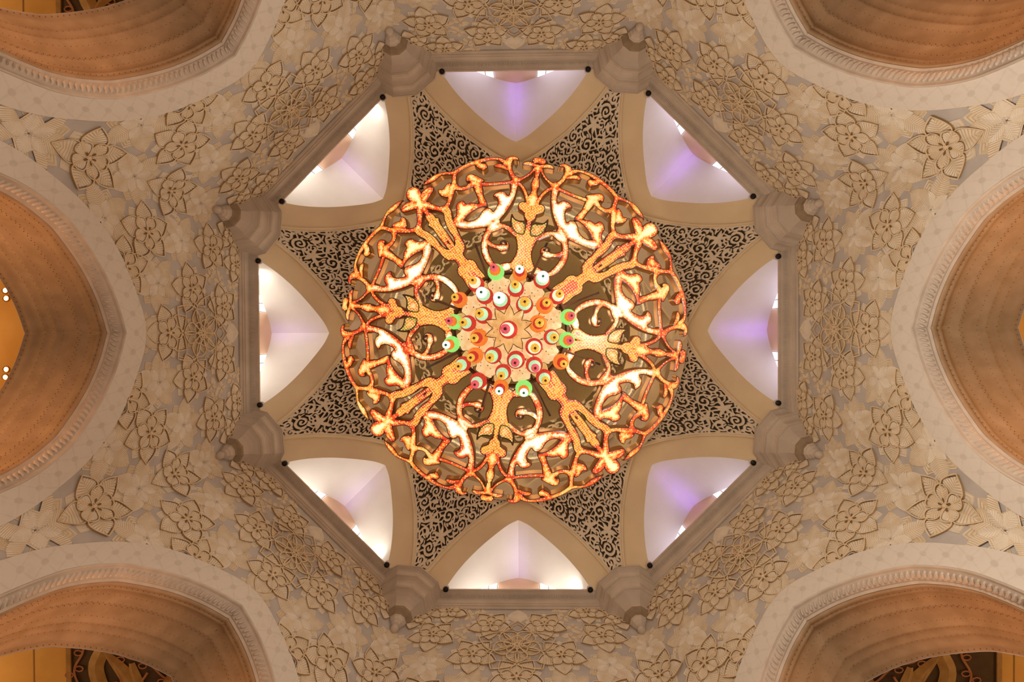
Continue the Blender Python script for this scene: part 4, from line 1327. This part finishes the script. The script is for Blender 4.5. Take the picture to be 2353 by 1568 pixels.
# added soft fill from floor level; no fixtures stand there
light('hall_light', 'AREA', (7, 2, .6), 460, (1., .88, .72), 7, (4, 0, 20))
light('hall_light', 'AREA', (-7, 0, .6), 260, (1., .66, .48), 7, (-4, 0, 20))
# added points stand in for the chandelier glow, strongest to the east
for k, e_ in enumerate((1280, 200, 90, 380)):
    light('chandelier_bulb', 'POINT', pol(5.2, 90 * k, 11.2), e_, ((1., .92, .78), (1., .80, .62), (1., .73, .56), (1., .84, .68))[k], .5)
light('chandelier_bulb', 'POINT', (0, 0, 20 + ZC), 160, (1., .74, .45), .8)
for k in range(8): light('drum_lamp', 'POINT', pol(6.9, 45 * k + 22.5, 31.2), 150, (1., .72, .42), .3)  # added points, no lamps here, to brighten the drum
light('dome_lamp', 'POINT', (0, 0, 33 + ZC), 900, (1., .72, .4), 1.)  # added unseen point that lifts the dark dome interior
# niches
for nm, deg in SIDES:
    warm = nm in ('west', 'northwest', 'southwest', 'south')
    sgn = {'west': 1, 'northwest': 1, 'southwest': -1, 'south': -1, 'north': 1, 'northeast': -1, 'east': -1, 'southeast': 1}[nm]
    if warm:
        light('niche_lamp', 'SPOT', pol(11.5, deg, 25.2, sgn * 2.75), 360, (1., .93, .80), .12, pol(10.2, deg, 26.0, sgn * 1.6), 2.3, .9)
        light('niche_lamp', 'POINT', pol(11.5, deg, 25.3, 0), 4, (.90, .74, .92), .2)
    else:
        light('niche_lamp', 'POINT', pol(11.5, deg, 25.3, 0), 2.2, (.78, .70, 1.), .2)
    # added violet points under the ridge tint the crease; no strip there
    for i, x in enumerate((11.6, 11.1, 10.6, 10.1, 9.6)):
        light('ridge_lamp', 'POINT', pol(x, deg, 27.22, 0), (1.1 if warm else 2.4) * (1 - .16 * i), (.30, .08, 1.), .05)
# warm uplights inside the side arches
for nm, deg in SIDES:
    for sg in (-1, 1):
        light('arch_uplight', 'SPOT', pol(13.2, deg, 9.0, sg * 1.9), 1000, (1., .47, .22), .2, pol(13.2, deg, 14.4, sg * 3.3), .95, 1.)
# side bays
for sx in (-1, 1):
    for y in (-12, 0, 12): light('bay_lamp', 'POINT', (sx * 19.5, y, 15.5 + ZC), 330, (1., .52, .15), .5)
for sy in (-1, 1):
    for x in (-9, 0, 9): light('bay_lamp', 'POINT', (x, sy * 19, 12 + ZC), 120, (1., .6, .28), .5)

w = bpy.data.worlds.new('World'); bpy.context.scene.world = w; w.use_nodes = True
w.node_tree.nodes['Background'].inputs[0].default_value = (1., .72, .45, 1); w.node_tree.nodes['Background'].inputs[1].default_value = .25

# ------------------------------------------------------------------ camera
from mathutils import Matrix
cam = bpy.data.cameras.new('Camera'); cam.sensor_width = 36; cam.lens = 36 * FPX / 2353; cam.clip_end = 200; cam.clip_start = .05
co_ = bpy.data.objects.new('Camera', cam); C.objects.link(co_)
Rw2c = np.diag([1, 1, -1]) @ MR @ np.diag([1, -1, 1])
M4 = Matrix([list(map(float, r)) + [0] for r in Rw2c.T] + [[0, 0, 0, 1]])
M4.translation = (CAM[0], CAM[1], ZC)
co_.matrix_world = M4
bpy.context.scene.camera = co_
vs = bpy.context.scene.view_settings
vs.view_transform = 'Standard'; vs.look = 'None'; vs.gamma = 1; vs.exposure = 0; vs.use_curve_mapping = False
bpy.context.scene.cycles.use_denoising = True
bpy.context.scene.cycles.max_bounces = 6
bpy.context.scene.cycles.sample_clamp_indirect = 4
